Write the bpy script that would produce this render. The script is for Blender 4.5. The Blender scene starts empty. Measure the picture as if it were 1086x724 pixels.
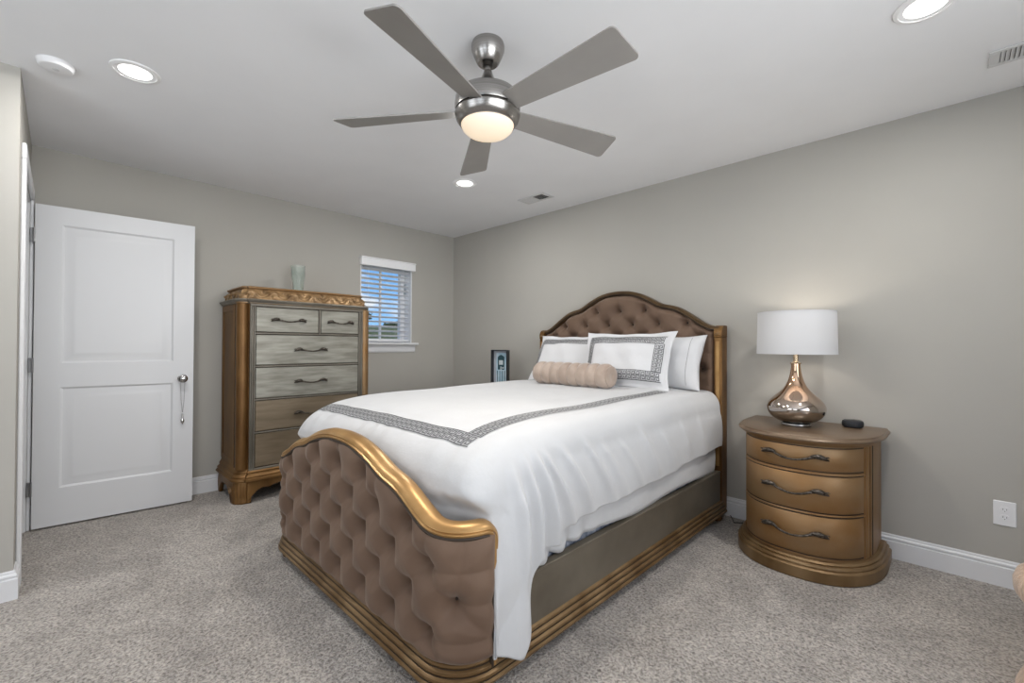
import bpy, math, random
import numpy as np
from mathutils import Vector, Matrix, Euler
PI = math.pi
random.seed(7)
rng = np.random.RandomState(5)
scene = bpy.context.scene
C = scene.collection

# ------------------------------------------------------------------ camera
CAM = Vector((4.194, -3.264, 1.170)); YAW, PITCH, ROLL, FPX = 0.77823, 0.0087, 0.0050, 472.2
_f = Vector((-math.sin(YAW)*math.cos(PITCH), math.cos(YAW)*math.cos(PITCH), math.sin(PITCH)))
_r = Vector((math.cos(YAW), math.sin(YAW), 0)); _u = _r.cross(_f)
_r2 = _r*math.cos(ROLL) + _u*math.sin(ROLL); _u2 = -_r*math.sin(ROLL) + _u*math.cos(ROLL)
cd = bpy.data.cameras.new('camera'); cam = bpy.data.objects.new('camera', cd); C.objects.link(cam)
cd.sensor_fit = 'HORIZONTAL'; cd.sensor_width = 36.0; cd.lens = FPX/1086*36.0; cd.clip_start = 0.02; cd.clip_end = 500
cam.matrix_world = Matrix(((_r2.x, _u2.x, -_f.x, CAM.x), (_r2.y, _u2.y, -_f.y, CAM.y), (_r2.z, _u2.z, -_f.z, CAM.z), (0, 0, 0, 1)))
scene.camera = cam

# ------------------------------------------------------------------ exposure, sky, daylight
scene.view_settings.view_transform = 'Standard'
scene.view_settings.look = 'None'
scene.view_settings.gamma = 1.0
scene.view_settings.use_curve_mapping = False
scene.view_settings.exposure = -0.24
SKY_STRENGTH = 4.0
DAY_FILL_REAR = 25.0       # area lamps standing in for daylight at two unseen windows behind the camera
DAY_FILL_NEAR = 56.0       # added fill lamp at the unseen, widened window on the camera's right
DOWNLIGHT_W = 15.0
FAN_W = 11.0
LAMP_W = 3.0

def day_light(name, loc, rot, sx, sy, power, col=(0.99, 0.985, 0.98), spread=180):
    l = bpy.data.lights.new(name, 'AREA'); l.shape = 'RECTANGLE'; l.size = sx; l.size_y = sy
    l.energy = power; l.color = col; l.spread = math.radians(spread)
    o = bpy.data.objects.new(name, l); C.objects.link(o); o.location = loc; o.rotation_euler = rot
    return o
RX, RY = 5.55, -5.25            # room extents behind the camera
day_light('daylight_fill_rear', (2.55, RY-0.17, 1.5), (PI/2+0.28, 0, 0), 1.35, 1.45, DAY_FILL_REAR)  # area lamps tilted up so more fill reaches the ceiling
day_light('daylight_fill_rear', (4.35, RY-0.17, 1.5), (PI/2+0.28, 0, 0), 1.35, 1.45, DAY_FILL_REAR*0.7)
day_light('daylight_fill_side', (RX+0.17, -2.75, 1.5), (PI/2+0.30, 0, PI/2), 2.7, 1.45, DAY_FILL_NEAR, spread=125)  # added area lamp, narrowed and aimed to fill the far wall

w = bpy.data.worlds.new('sky'); scene.world = w; w.use_nodes = True
nt = w.node_tree; nt.nodes.clear(); N = nt.nodes; Lk = nt.links
tc = N.new('ShaderNodeTexCoord'); sp = N.new('ShaderNodeSeparateXYZ'); Lk.new(tc.outputs['Generated'], sp.inputs[0])
gr = N.new('ShaderNodeValToRGB'); Lk.new(sp.outputs['Z'], gr.inputs[0])
gr.color_ramp.elements[0].position = 0.0; gr.color_ramp.elements[0].color = (0.11, 0.22, 0.36, 1)
gr.color_ramp.elements[1].position = 0.35; gr.color_ramp.elements[1].color = (0.015, 0.075, 0.23, 1)
mp = N.new('ShaderNodeMapping'); mp.inputs['Scale'].default_value = (7, 7, 22); Lk.new(tc.outputs['Generated'], mp.inputs[0])
no = N.new('ShaderNodeTexNoise'); no.inputs['Scale'].default_value = 1.0; no.inputs['Detail'].default_value = 7; Lk.new(mp.outputs[0], no.inputs['Vector'])
cr = N.new('ShaderNodeValToRGB'); cr.color_ramp.elements[0].position = 0.46; cr.color_ramp.elements[1].position = 0.60; Lk.new(no.outputs[0], cr.inputs[0])
mx = N.new('ShaderNodeMixRGB'); Lk.new(cr.outputs[0], mx.inputs[0]); Lk.new(gr.outputs[0], mx.inputs[1]); mx.inputs[2].default_value = (0.30, 0.31, 0.33, 1)
bg = N.new('ShaderNodeBackground'); bg.inputs[1].default_value = SKY_STRENGTH; Lk.new(mx.outputs[0], bg.inputs[0])
ou = N.new('ShaderNodeOutputWorld'); Lk.new(bg.outputs[0], ou.inputs[0])

# ------------------------------------------------------------------ materials
def mat(name, col, rough=0.6, metal=0.0, **kw):
    m = bpy.data.materials.new(name); m.use_nodes = True
    b = m.node_tree.nodes['Principled BSDF']
    b.inputs['Base Color'].default_value = (*col, 1); b.inputs['Roughness'].default_value = rough; b.inputs['Metallic'].default_value = metal
    for k, v in kw.items(): b.inputs[k.replace('_', ' ')].default_value = v
    return m
def noise_mat(name, c1, c2, scale=(4, 4, 4), rough=0.6, metal=0.0, bump=0.0, bscale=None, detail=6, lo=0.35, hi=0.65, bdist=0.01, rough2=None, coord='Object', **kw):
    m = mat(name, c1, rough, metal, **kw); t = m.node_tree; b = t.nodes['Principled BSDF']
    tc = t.nodes.new('ShaderNodeTexCoord'); mp = t.nodes.new('ShaderNodeMapping'); mp.inputs['Scale'].default_value = scale
    t.links.new(tc.outputs[coord], mp.inputs[0])
    n = t.nodes.new('ShaderNodeTexNoise'); n.inputs['Scale'].default_value = 1; n.inputs['Detail'].default_value = detail
    t.links.new(mp.outputs[0], n.inputs['Vector'])
    r = t.nodes.new('ShaderNodeValToRGB'); r.color_ramp.elements[0].position = lo; r.color_ramp.elements[1].position = hi
    r.color_ramp.elements[0].color = (*c1, 1); r.color_ramp.elements[1].color = (*c2, 1)
    t.links.new(n.outputs[0], r.inputs[0]); t.links.new(r.outputs[0], b.inputs['Base Color'])
    if rough2 is not None:
        mr = t.nodes.new('ShaderNodeMapRange'); mr.inputs[3].default_value = rough; mr.inputs[4].default_value = rough2
        t.links.new(n.outputs[0], mr.inputs[0]); t.links.new(mr.outputs[0], b.inputs['Roughness'])
    if bump:
        n2 = t.nodes.new('ShaderNodeTexNoise'); n2.inputs['Scale'].default_value = bscale or 60; n2.inputs['Detail'].default_value = 4
        t.links.new(tc.outputs[coord], n2.inputs['Vector'])
        bp = t.nodes.new('ShaderNodeBump'); bp.inputs['Strength'].default_value = bump; bp.inputs['Distance'].default_value = bdist
        t.links.new(n2.outputs[0], bp.inputs['Height']); t.links.new(bp.outputs[0], b.inputs['Normal'])
    return m
def emit(name, col, s, base=(0.9, 0.9, 0.9)):
    m = mat(name, base, 0.5); b = m.node_tree.nodes['Principled BSDF']
    b.inputs['Emission Color'].default_value = (*col, 1); b.inputs['Emission Strength'].default_value = s
    return m
M = {}
M['wall'] = noise_mat('greige_wall_paint', (0.425, 0.408, 0.372), (0.440, 0.423, 0.386), (2, 2, 2), 0.85, bump=0.05, bscale=180, bdist=0.002)
M['ceiling'] = noise_mat('ceiling_paint', (0.86, 0.865, 0.88), (0.88, 0.885, 0.90), (3, 3, 3), 0.9, bump=0.05, bscale=120, bdist=0.002)
M['trim'] = mat('white_semigloss_trim', (0.74, 0.745, 0.76), 0.35)
M['door'] = mat('white_door_paint', (0.70, 0.705, 0.72), 0.4)
M['gold'] = noise_mat('antique_gold_wood', (0.135, 0.064, 0.018), (0.27, 0.145, 0.050), (6, 6, 2.5), 0.36, 0.55, bump=0.08, bscale=90, bdist=0.003, rough2=0.5)
M['basewood'] = noise_mat('antique_bronze_gold_wood', (0.16, 0.092, 0.036), (0.29, 0.190, 0.095), (6, 6, 2.5), 0.34, 0.5, bump=0.06, bscale=90, bdist=0.003, rough2=0.48)
M['railwood'] = noise_mat('grey_bronze_rail_wood', (0.14, 0.118, 0.088), (0.20, 0.175, 0.135), (3.5, 3.5, 5), 0.38, 0.4, bump=0.06, bscale=120, bdist=0.002, rough2=0.5)
M['crest'] = noise_mat('dark_bronze_crest_wood', (0.10, 0.060, 0.028), (0.16, 0.105, 0.055), (6, 6, 6), 0.36, 0.45)
M['goldlit'] = noise_mat('highlit_gold_leaf_wood', (0.36, 0.20, 0.07), (0.50, 0.30, 0.12), (7, 7, 7), 0.28, 0.5, bump=0.05, bscale=70, bdist=0.003, rough2=0.42)  # lighter copy of the gold; the cap's highlight is put into the colour
M['bronze'] = noise_mat('bronze_washed_wood', (0.28, 0.145, 0.050), (0.32, 0.205, 0.105), (3.5, 3.5, 5), 0.38, 0.5, bump=0.06, bscale=120, bdist=0.002, rough2=0.5)
M['bronze_top'] = noise_mat('bronze_table_top', (0.14, 0.09, 0.055), (0.20, 0.14, 0.09), (4, 10, 4), 0.28, 0.25, rough2=0.4)
M['pewter'] = noise_mat('pewter_washed_wood', (0.15, 0.135, 0.11), (0.22, 0.20, 0.165), (4, 4, 4), 0.4, 0.3, bump=0.06, bscale=120, bdist=0.002)
M['champagne'] = noise_mat('silver_champagne_drawer', (0.23, 0.22, 0.185), (0.355, 0.345, 0.30), (6, 5, 34), 0.42, 0.35, detail=8, bump=0.05, bscale=140, bdist=0.002)
M['champagne_dark'] = noise_mat('darker_champagne_drawer', (0.19, 0.145, 0.095), (0.27, 0.215, 0.15), (2, 3, 22), 0.42, 0.35, detail=8, bump=0.05, bscale=140, bdist=0.002)  # browner, darker champagne for the two lowest drawers
M['carve'] = noise_mat('carved_gold', (0.17, 0.10, 0.045), (0.40, 0.25, 0.12), (14, 14, 14), 0.36, 0.4, bump=0.1, bscale=60, bdist=0.01)
M['handle'] = noise_mat('aged_pewter_handle', (0.035, 0.028, 0.022), (0.14, 0.12, 0.10), (80, 80, 80), 0.38, 0.7, bump=0.3, bscale=200, bdist=0.003)
M['groove'] = mat('dark_line_brown', (0.035, 0.022, 0.013), 0.6)  # near-black brown; around the drawers it puts gap shade into the colour
M['velvet'] = noise_mat('taupe_brown_velvet', (0.122, 0.071, 0.044), (0.162, 0.100, 0.065), (5, 5, 5), 0.7, 0.0, bump=0.05, bscale=200, bdist=0.002, Sheen_Weight=0.28, Sheen_Roughness=0.45)
M['velvet'].node_tree.nodes['Principled BSDF'].inputs['Sheen Tint'].default_value = (0.80, 0.70, 0.62, 1)
M['button'] = mat('pit_shaded_velvet_button', (0.03, 0.019, 0.013), 0.7, Sheen_Weight=0.3)  # near-black: shade of the tuft pits put into the button colour
M['cotton'] = noise_mat('white_cotton', (0.57, 0.573, 0.58), (0.60, 0.603, 0.61), (3, 3, 3), 0.8, bump=0.25, bscale=9, bdist=0.02, Sheen_Weight=0.2)
M['sham'] = noise_mat('white_sham_cotton', (0.66, 0.66, 0.67), (0.69, 0.69, 0.70), (3, 3, 3), 0.8, bump=0.25, bscale=14, bdist=0.015, Sheen_Weight=0.2)
M['thread'] = mat('charcoal_embroidery', (0.13, 0.13, 0.135), 0.7)
M['boxspring'] = noise_mat('grey_blue_ticking', (0.10, 0.12, 0.17), (0.42, 0.45, 0.52), (30, 30, 30), 0.8)
M['bolster'] = noise_mat('champagne_velvet', (0.36, 0.275, 0.22), (0.46, 0.365, 0.30), (9, 9, 9), 0.55, 0.0, bump=0.1, bscale=40, bdist=0.004, Sheen_Weight=0.7, Sheen_Roughness=0.35)
M['nickel'] = noise_mat('brushed_nickel', (0.30, 0.285, 0.27), (0.40, 0.385, 0.37), (2, 2, 150), 0.27, 0.95)
M['nickel_dark'] = mat('dark_nickel', (0.05, 0.045, 0.04), 0.4, 0.8)
M['blade'] = noise_mat('silver_grey_blade', (0.31, 0.296, 0.278), (0.34, 0.324, 0.305), (5, 5, 5), 0.42, 0.25)
M['bowl'] = emit('lit_frosted_glass', (1.0, 0.76, 0.50), 0.75, (0.62, 0.58, 0.52))
M['bulb'] = emit('lit_bulb', (1.0, 0.82, 0.6), 3.0)
M['led'] = emit('lit_downlight_lens', (1.0, 0.98, 0.95), 4.0)
M['canring'] = mat('white_light_trim', (0.92, 0.92, 0.92), 0.5)
M['vent'] = mat('white_vent_metal', (0.68, 0.68, 0.68), 0.5)
M['dark'] = mat('vent_dark', (0.06, 0.06, 0.06), 0.8)
M['plastic'] = mat('white_plastic', (0.82, 0.82, 0.83), 0.4)
M['slot'] = mat('outlet_slot', (0.05, 0.05, 0.05), 0.6)
M['blind'] = mat('white_faux_wood', (0.88, 0.88, 0.89), 0.45)
M['vinyl'] = mat('white_vinyl', (0.80, 0.80, 0.81), 0.4)
M['chrome'] = mat('satin_nickel_knob', (0.55, 0.54, 0.53), 0.18, 1.0)
M['hinge'] = mat('satin_hinge', (0.35, 0.35, 0.36), 0.35, 0.9)
M['black_plastic'] = noise_mat('charcoal_fabric', (0.012, 0.013, 0.016), (0.028, 0.03, 0.036), (300, 300, 300), 0.75)
M['frame_black'] = mat('black_frame', (0.012, 0.014, 0.018), 0.35)
M['print_bg'] = noise_mat('pale_blue_print', (0.34, 0.50, 0.60), (0.55, 0.64, 0.70), (14, 14, 14), 0.4)
M['print_mat'] = mat('grey_mat_board', (0.36, 0.38, 0.42), 0.6)
M['print_dark'] = mat('dark_teal_ink', (0.015, 0.06, 0.075), 0.5)
M['print_light'] = mat('pale_ink', (0.5, 0.55, 0.56), 0.5)
M['shade'] = mat('white_linen_shade', (0.80, 0.80, 0.80), 0.8, Transmission_Weight=0.0)
M['brass'] = mat('pale_brass', (0.55, 0.42, 0.28), 0.25, 0.9)
M['plush'] = noise_mat('tan_plush', (0.42, 0.27, 0.17), (0.60, 0.42, 0.29), (60, 60, 25), 0.85, bump=0.6, bscale=150, bdist=0.01, Sheen_Weight=0.5)
M['cord'] = mat('black_cord', (0.01, 0.01, 0.01), 0.5)
M['grass'] = noise_mat('lawn', (0.10, 0.14, 0.03), (0.28, 0.27, 0.09), (3, 3, 3), 0.9)
M['leaf'] = noise_mat('tree_leaves', (0.03, 0.07, 0.02), (0.12, 0.19, 0.06), (6, 6, 6), 0.8)
M['bark'] = mat('bark', (0.10, 0.07, 0.05), 0.9)

def carpet():
    m = bpy.data.materials.new('grey_beige_carpet'); m.use_nodes = True; t = m.node_tree; b = t.nodes['Principled BSDF']
    b.inputs['Roughness'].default_value = 0.95; b.inputs['Sheen Weight'].default_value = 0.25
    tc = t.nodes.new('ShaderNodeTexCoord')
    def nz(s, d=3, dist=0.0):
        n = t.nodes.new('ShaderNodeTexNoise'); n.inputs['Scale'].default_value = s; n.inputs['Detail'].default_value = d; n.inputs['Distortion'].default_value = dist
        t.links.new(tc.outputs['Object'], n.inputs['Vector']); return n
    n1, n2, n3 = nz(95, 4, 0.6), nz(3.2, 4, 1.2), nz(28, 3, 0.8)
    r1 = t.nodes.new('ShaderNodeValToRGB'); r1.color_ramp.elements[0].position = 0.33; r1.color_ramp.elements[1].position = 0.60
    r1.color_ramp.elements[0].color = (0.20, 0.172, 0.148, 1); r1.color_ramp.elements[1].color = (0.60, 0.55, 0.50, 1)
    t.links.new(n1.outputs[0], r1.inputs[0])
    r2 = t.nodes.new('ShaderNodeValToRGB'); r2.color_ramp.elements[0].position = 0.35; r2.color_ramp.elements[1].position = 0.65
    r2.color_ramp.elements[0].color = (0.80, 0.79, 0.78, 1); r2.color_ramp.elements[1].color = (1.08, 1.08, 1.08, 1)
    t.links.new(n2.outputs[0], r2.inputs[0])
    r3 = t.nodes.new('ShaderNodeValToRGB'); r3.color_ramp.elements[0].position = 0.35; r3.color_ramp.elements[1].position = 0.65
    r3.color_ramp.elements[0].color = (0.86, 0.86, 0.86, 1); r3.color_ramp.elements[1].color = (1.1, 1.1, 1.1, 1)
    t.links.new(n3.outputs[0], r3.inputs[0])
    m1 = t.nodes.new('ShaderNodeMixRGB'); m1.blend_type = 'MULTIPLY'; m1.inputs[0].default_value = 1
    t.links.new(r1.outputs[0], m1.inputs[1]); t.links.new(r2.outputs[0], m1.inputs[2])
    m2 = t.nodes.new('ShaderNodeMixRGB'); m2.blend_type = 'MULTIPLY'; m2.inputs[0].default_value = 1
    t.links.new(m1.outputs[0], m2.inputs[1]); t.links.new(r3.outputs[0], m2.inputs[2])
    t.links.new(m2.outputs[0], b.inputs['Base Color'])
    ad = t.nodes.new('ShaderNodeMath'); ad.operation = 'ADD'; t.links.new(n1.outputs[0], ad.inputs[0]); t.links.new(n3.outputs[0], ad.inputs[1])
    bp = t.nodes.new('ShaderNodeBump'); bp.inputs['Strength'].default_value = 0.8; bp.inputs['Distance'].default_value = 0.02
    t.links.new(ad.outputs[0], bp.inputs['Height']); t.links.new(bp.outputs[0], b.inputs['Normal'])
    return m
M['carpet'] = carpet()
def glass_thin(name, tint=(0.97, 0.98, 0.98), refl=0.06):
    m = bpy.data.materials.new(name); m.use_nodes = True; t = m.node_tree; t.nodes.clear()
    o = t.nodes.new('ShaderNodeOutputMaterial'); mi = t.nodes.new('ShaderNodeMixShader'); mi.inputs[0].default_value = refl
    tr = t.nodes.new('ShaderNodeBsdfTransparent'); tr.inputs[0].default_value = (*tint, 1)
    gl = t.nodes.new('ShaderNodeBsdfGlossy'); gl.inputs['Roughness'].default_value = 0.02
    t.links.new(tr.outputs[0], mi.inputs[1]); t.links.new(gl.outputs[0], mi.inputs[2]); t.links.new(mi.outputs[0], o.inputs[0])
    return m
M['glass'] = glass_thin('window_glass')
M['vase'] = mat('frosted_green_glass', (0.80, 0.86, 0.82), 0.25, 0.0, Transmission_Weight=0.85, IOR=1.3)
def shade_mat():
    m = bpy.data.materials.new('white_linen_shade'); m.use_nodes = True; t = m.node_tree; t.nodes.clear()
    o = t.nodes.new('ShaderNodeOutputMaterial'); mi = t.nodes.new('ShaderNodeMixShader'); mi.inputs[0].default_value = 0.05
    d = t.nodes.new('ShaderNodeBsdfDiffuse'); d.inputs[0].default_value = (0.58, 0.58, 0.59, 1)
    tr = t.nodes.new('ShaderNodeBsdfTranslucent'); tr.inputs[0].default_value = (0.80, 0.82, 0.86, 1)
    t.links.new(d.outputs[0], mi.inputs[1]); t.links.new(tr.outputs[0], mi.inputs[2]); t.links.new(mi.outputs[0], o.inputs[0])
    return m
M['shade'] = shade_mat()
def mercury():
    m = mat('mercury_glass', (0.62, 0.58, 0.55), 0.07, 1.0); t = m.node_tree; b = t.nodes['Principled BSDF']
    tc = t.nodes.new('ShaderNodeTexCoord'); sp = t.nodes.new('ShaderNodeSeparateXYZ'); t.links.new(tc.outputs['Object'], sp.inputs[0])
    mr = t.nodes.new('ShaderNodeMapRange'); mr.inputs[1].default_value = 0.02; mr.inputs[2].default_value = 0.30; t.links.new(sp.outputs['Z'], mr.inputs[0])
    r = t.nodes.new('ShaderNodeValToRGB'); r.color_ramp.elements[0].color = (0.55, 0.54, 0.52, 1); r.color_ramp.elements[1].color = (0.66, 0.44, 0.30, 1)
    r.color_ramp.elements[0].position = 0.15; r.color_ramp.elements[1].position = 0.7
    t.links.new(mr.outputs[0], r.inputs[0]); t.links.new(r.outputs[0], b.inputs['Base Color'])
    return m
M['mercury'] = mercury()

# ------------------------------------------------------------------ mesh helpers
class MB:
    def __init__(s): s.v = []; s.f = []
    def add(s, V, F):
        n = len(s.v); s.v += [tuple(map(float, p)) for p in V]; s.f += [tuple(i+n for i in f) for f in F]; return s
    def box(s, x0, x1, y0, y1, z0, z1):
        V = [(x, y, z) for x in (x0, x1) for y in (y0, y1) for z in (z0, z1)]
        return s.add(V, [(0,1,3,2),(4,6,7,5),(0,4,5,1),(2,3,7,6),(0,2,6,4),(1,5,7,3)])
    def rbox(s, x0, x1, y0, y1, z0, z1, r=0.004):
        # box with chamfered edges
        r = min(r, (x1-x0)/2.01, (y1-y0)/2.01, (z1-z0)/2.01)
        lo = (x0, y0, z0); hi = (x1, y1, z1); V = []; idx = {}
        for a in (0,1):
            for b in (0,1):
                for c in (0,1):
                    for k in range(3):
                        p = [0,0,0]
                        for ax, sd in enumerate((a,b,c)):
                            e = hi[ax] if sd else lo[ax]; p[ax] = e if ax == k else (e - r if sd else e + r)
                        idx[(a,b,c,k)] = len(V); V.append(tuple(p))
        F = []
        for k in range(3):
            o = [i for i in range(3) if i != k]
            for sd in (0,1):
                q = []
                for (p, t) in ((0,0),(1,0),(1,1),(0,1)):
                    key = [0,0,0]; key[k] = sd; key[o[0]] = p; key[o[1]] = t; q.append(idx[(*key, k)])
                F.append(tuple(q))
        for k in range(3):
            o = [i for i in range(3) if i != k]
            for p in (0,1):
                for t in (0,1):
                    q = []
                    for e in (0,1):
                        key = [0,0,0]; key[k] = e; key[o[0]] = p; key[o[1]] = t
                        q.append((idx[(*key, o[0])], idx[(*key, o[1])]))
                    F.append((q[0][0], q[1][0], q[1][1], q[0][1]))
        for a in (0,1):
            for b in (0,1):
                for c in (0,1): F.append(tuple(idx[(a,b,c,k)] for k in range(3)))
        return s.add(V, F)
    def grid(s, P, cu=False, cv=False):
        P = np.asarray(P); n, m = P.shape[:2]; V = P.reshape(-1, 3); F = []
        for i in range(n if cu else n-1):
            for j in range(m if cv else m-1):
                a = i*m+j; b = ((i+1) % n)*m+j; c = ((i+1) % n)*m+(j+1) % m; d = i*m+(j+1) % m; F.append((a, b, c, d))
        return s.add(V, F)
    def lathe(s, prof, cx=0, cy=0, seg=40, cap=True):
        P = [[(cx+r*math.cos(2*PI*k/seg), cy+r*math.sin(2*PI*k/seg), z) for k in range(seg)] for r, z in prof]
        n0 = len(s.v); s.grid(P, cv=True)
        if cap:
            s.f.append(tuple(n0+k for k in range(seg))); s.f.append(tuple(n0+(len(prof)-1)*seg+k for k in range(seg)))
        return s
    def tube(s, pts, rad, seg=10, flat=1.0, up=(0, 0, 1), cap=True):
        pts = [Vector(p) for p in pts]; n = len(pts)
        if not hasattr(rad, '__len__'): rad = [rad]*n
        P = []; u = Vector(up)
        for i in range(n):
            t = (pts[min(i+1, n-1)] - pts[max(i-1, 0)]).normalized()
            a = t.cross(u)
            if a.length < 1e-4: a = t.cross(Vector((0, 1, 0.01)))
            a.normalize(); b = a.cross(t)
            P.append([tuple(pts[i] + a*math.cos(2*PI*k/seg)*rad[i]*flat + b*math.sin(2*PI*k/seg)*rad[i]) for k in range(seg)])
        n0 = len(s.v); s.grid(P, cv=True)
        if cap: s.f.append(tuple(n0+k for k in range(seg))); s.f.append(tuple(n0+(n-1)*seg+k for k in range(seg)))
        return s
    def prism(s, poly, z0, z1, axis=2):
        n = len(poly)
        def put(a, b, c):
            return (a, b, c) if axis == 2 else ((c, a, b) if axis == 0 else (a, c, b))
        V = [put(a, b, z0) for a, b in poly] + [put(a, b, z1) for a, b in poly]
        F = [tuple(range(n)), tuple(range(n, 2*n))] + [(i, (i+1) % n, n+(i+1) % n, n+i) for i in range(n)]
        return s.add(V, F)
    def sweep(s, path, prof, closed=False, cap=True, side=1):
        # plan sweep: path of (x, y); prof of (out, z), closed loop; out = to the right of travel * side
        path = [np.array(p, float) for p in path]; n = len(path); P = []
        for i in range(n):
            if closed: a, b = path[i-1], path[(i+1) % n]
            else: a, b = path[max(i-1, 0)], path[min(i+1, n-1)]
            c = path[i]
            d1 = (c-a); d2 = (b-c)
            if np.linalg.norm(d1) < 1e-9: d1 = d2
            if np.linalg.norm(d2) < 1e-9: d2 = d1
            d1 = d1/np.linalg.norm(d1); d2 = d2/np.linalg.norm(d2)
            n1 = np.array([d1[1], -d1[0]]); n2 = np.array([d2[1], -d2[0]])
            nn = n1+n2; nn = nn/np.linalg.norm(nn); k = min(1.6, 1/max(0.3, nn@n1)); nn = nn*k*side
            P.append([(c[0]+nn[0]*o, c[1]+nn[1]*o, z) for o, z in prof])
        n0 = len(s.v); m = len(prof); s.grid(P, cu=closed, cv=True)
        if cap and not closed: s.f.append(tuple(n0+k for k in range(m))); s.f.append(tuple(n0+(n-1)*m+k for k in range(m)))
        return s
    def build(s, name, m, parent=None, smooth=35, sub=0):
        off = root_loc(parent)
        me = bpy.data.meshes.new(name)
        me.from_pydata([(a-off[0], b-off[1], c-off[2]) for a, b, c in s.v], [], s.f); me.validate(); 
        import bmesh
        bm = bmesh.new(); bm.from_mesh(me); bmesh.ops.remove_doubles(bm, verts=bm.verts, dist=1e-5); bmesh.ops.recalc_face_normals(bm, faces=bm.faces); bm.to_mesh(me); bm.free()
        if smooth:
            me.shade_smooth(); me.set_sharp_from_angle(angle=math.radians(smooth))
        me.materials.append(m)
        o = bpy.data.objects.new(name, me); C.objects.link(o)
        if parent: o.parent = parent
        if sub:
            md = o.modifiers.new('subdivision', 'SUBSURF'); md.levels = sub; md.render_levels = sub
        return o
def root_loc(p):
    if p is None: return (0, 0, 0)
    while p.parent: p = p.parent
    return tuple(p.location)
def tag(o, label=None, cat=None, group=None, kind=None):
    if label: o['label'] = label
    if cat: o['category'] = cat
    if group: o['group'] = group
    if kind: o['kind'] = kind
    return o
def thing(name, loc, label, cat, group=None):
    o = bpy.data.objects.new(name, None); C.objects.link(o); o.location = loc; o.empty_display_size = 0.1
    return tag(o, label, cat, group)
def copy_tree(o, parent=None):
    c = o.copy(); C.objects.link(c)
    if parent: c.parent = parent
    for ch in list(o.children): copy_tree(ch, c)
    return c
def struct(o): o['kind'] = 'structure'; return o
def smooth01(x): x = np.clip(x, 0, 1); return x*x*(3-2*x)
def interp(x, pts, smooth=0):
    xs = [p[0] for p in pts]; ys = [p[1] for p in pts]
    # monotone-ish cubic (pchip)
    xs = np.array(xs, float); ys = np.array(ys, float); h = np.diff(xs); d = np.diff(ys)/h
    mm = np.zeros(len(xs)); mm[0] = d[0]; mm[-1] = d[-1]
    for i in range(1, len(xs)-1):
        if d[i-1]*d[i] > 0: w1 = 2*h[i]+h[i-1]; w2 = h[i]+2*h[i-1]; mm[i] = (w1+w2)/(w1/d[i-1]+w2/d[i])
    x = np.asarray(x, float); xc = np.clip(x, xs[0], xs[-1]); k = np.clip(np.searchsorted(xs, xc)-1, 0, len(h)-1)
    t = (xc-xs[k])/h[k]
    return (ys[k]*(2*t**3-3*t**2+1)+h[k]*mm[k]*(t**3-2*t**2+t)+ys[k+1]*(-2*t**3+3*t**2)+h[k]*mm[k+1]*(t**3-t**2))

# ------------------------------------------------------------------ room shell
CH = 2.44
WT = 0.15
YL = -3.405      # wall with the door
XB = 1.135       # corner of the alcove
def wall(name, boxes, m='wall'):
    b = MB()
    for q in boxes: b.box(*q)
    return struct(b.build(name, M[m], smooth=0))
wall('floor', [(-0.2, RX+0.2, RY-0.2, 0.2, -0.08, 0.0)], 'carpet')
wall('ceiling', [(-0.2, RX+0.2, RY-0.2, 0.2, CH, CH+0.1)], 'ceiling')
wall('wall_right', [(-0.2, RX+WT, 0, 0.15, 0, CH)])
# window wall: opening y -1.165..-0.575, z 1.195..2.035
WY0, WY1, WZ0, WZ1 = -1.170, -0.572, 1.190, 2.020
WD = 0.20
wall('wall_far', [(-WD, 0, YL-0.15, WY0, 0, CH), (-WD, 0, WY1, 0.0, 0, CH), (-WD, 0, WY0, WY1, 0, WZ0), (-WD, 0, WY0, WY1, WZ1, CH)])
# door wall with opening x 0.115..0.945
DX0, DX1, DZ = 0.105, 0.935, 2.065
wall('wall_left', [(0, DX0, YL-0.12, YL, 0, CH), (DX1, XB, YL-0.12, YL, 0, CH), (DX0, DX1, YL-0.12, YL, DZ, CH)])
wall('wall_alcove', [(XB-0.12, XB, RY, YL-0.12, 0, CH)])
def win_wall_rear():
    xs = [(1.87, 3.23), (3.67, 5.03)]; z0, z1 = 0.77, 2.23
    bx = [(XB-0.12, xs[0][0], RY-WT, RY, 0, CH), (xs[0][1], xs[1][0], RY-WT, RY, 0, CH), (xs[1][1], RX+WT, RY-WT, RY, 0, CH)]
    for a, b in xs: bx += [(a, b, RY-WT, RY, 0, z0), (a, b, RY-WT, RY, z1, CH)]
    wall('wall_rear', bx)
    for i, (a, b) in enumerate(xs):
        fr = MB().box(a, a+0.05, RY-0.1, RY-0.05, z0, z1).box(b-0.05, b, RY-0.1, RY-0.05, z0, z1).box(a+0.05, b-0.05, RY-0.1, RY-0.05, z0, z0+0.05).box(a+0.05, b-0.05, RY-0.1, RY-0.05, z1-0.05, z1).box(a+0.05, b-0.05, RY-0.1, RY-0.05, 1.48, 1.52)
        o = struct(fr.build('window_%d' % (i+2), M['vinyl'], smooth=0))
        MB().box(a+0.05, b-0.05, RY-0.08, RY-0.076, z0+0.05, z1-0.05).build('pane', M['glass'], o, smooth=0)
        MB().rbox(a-0.06, b+0.06, RY-0.05, RY+0.06, z0-0.03, z0, 0.004).build('window_sill', M['trim'], o)
win_wall_rear()
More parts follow.
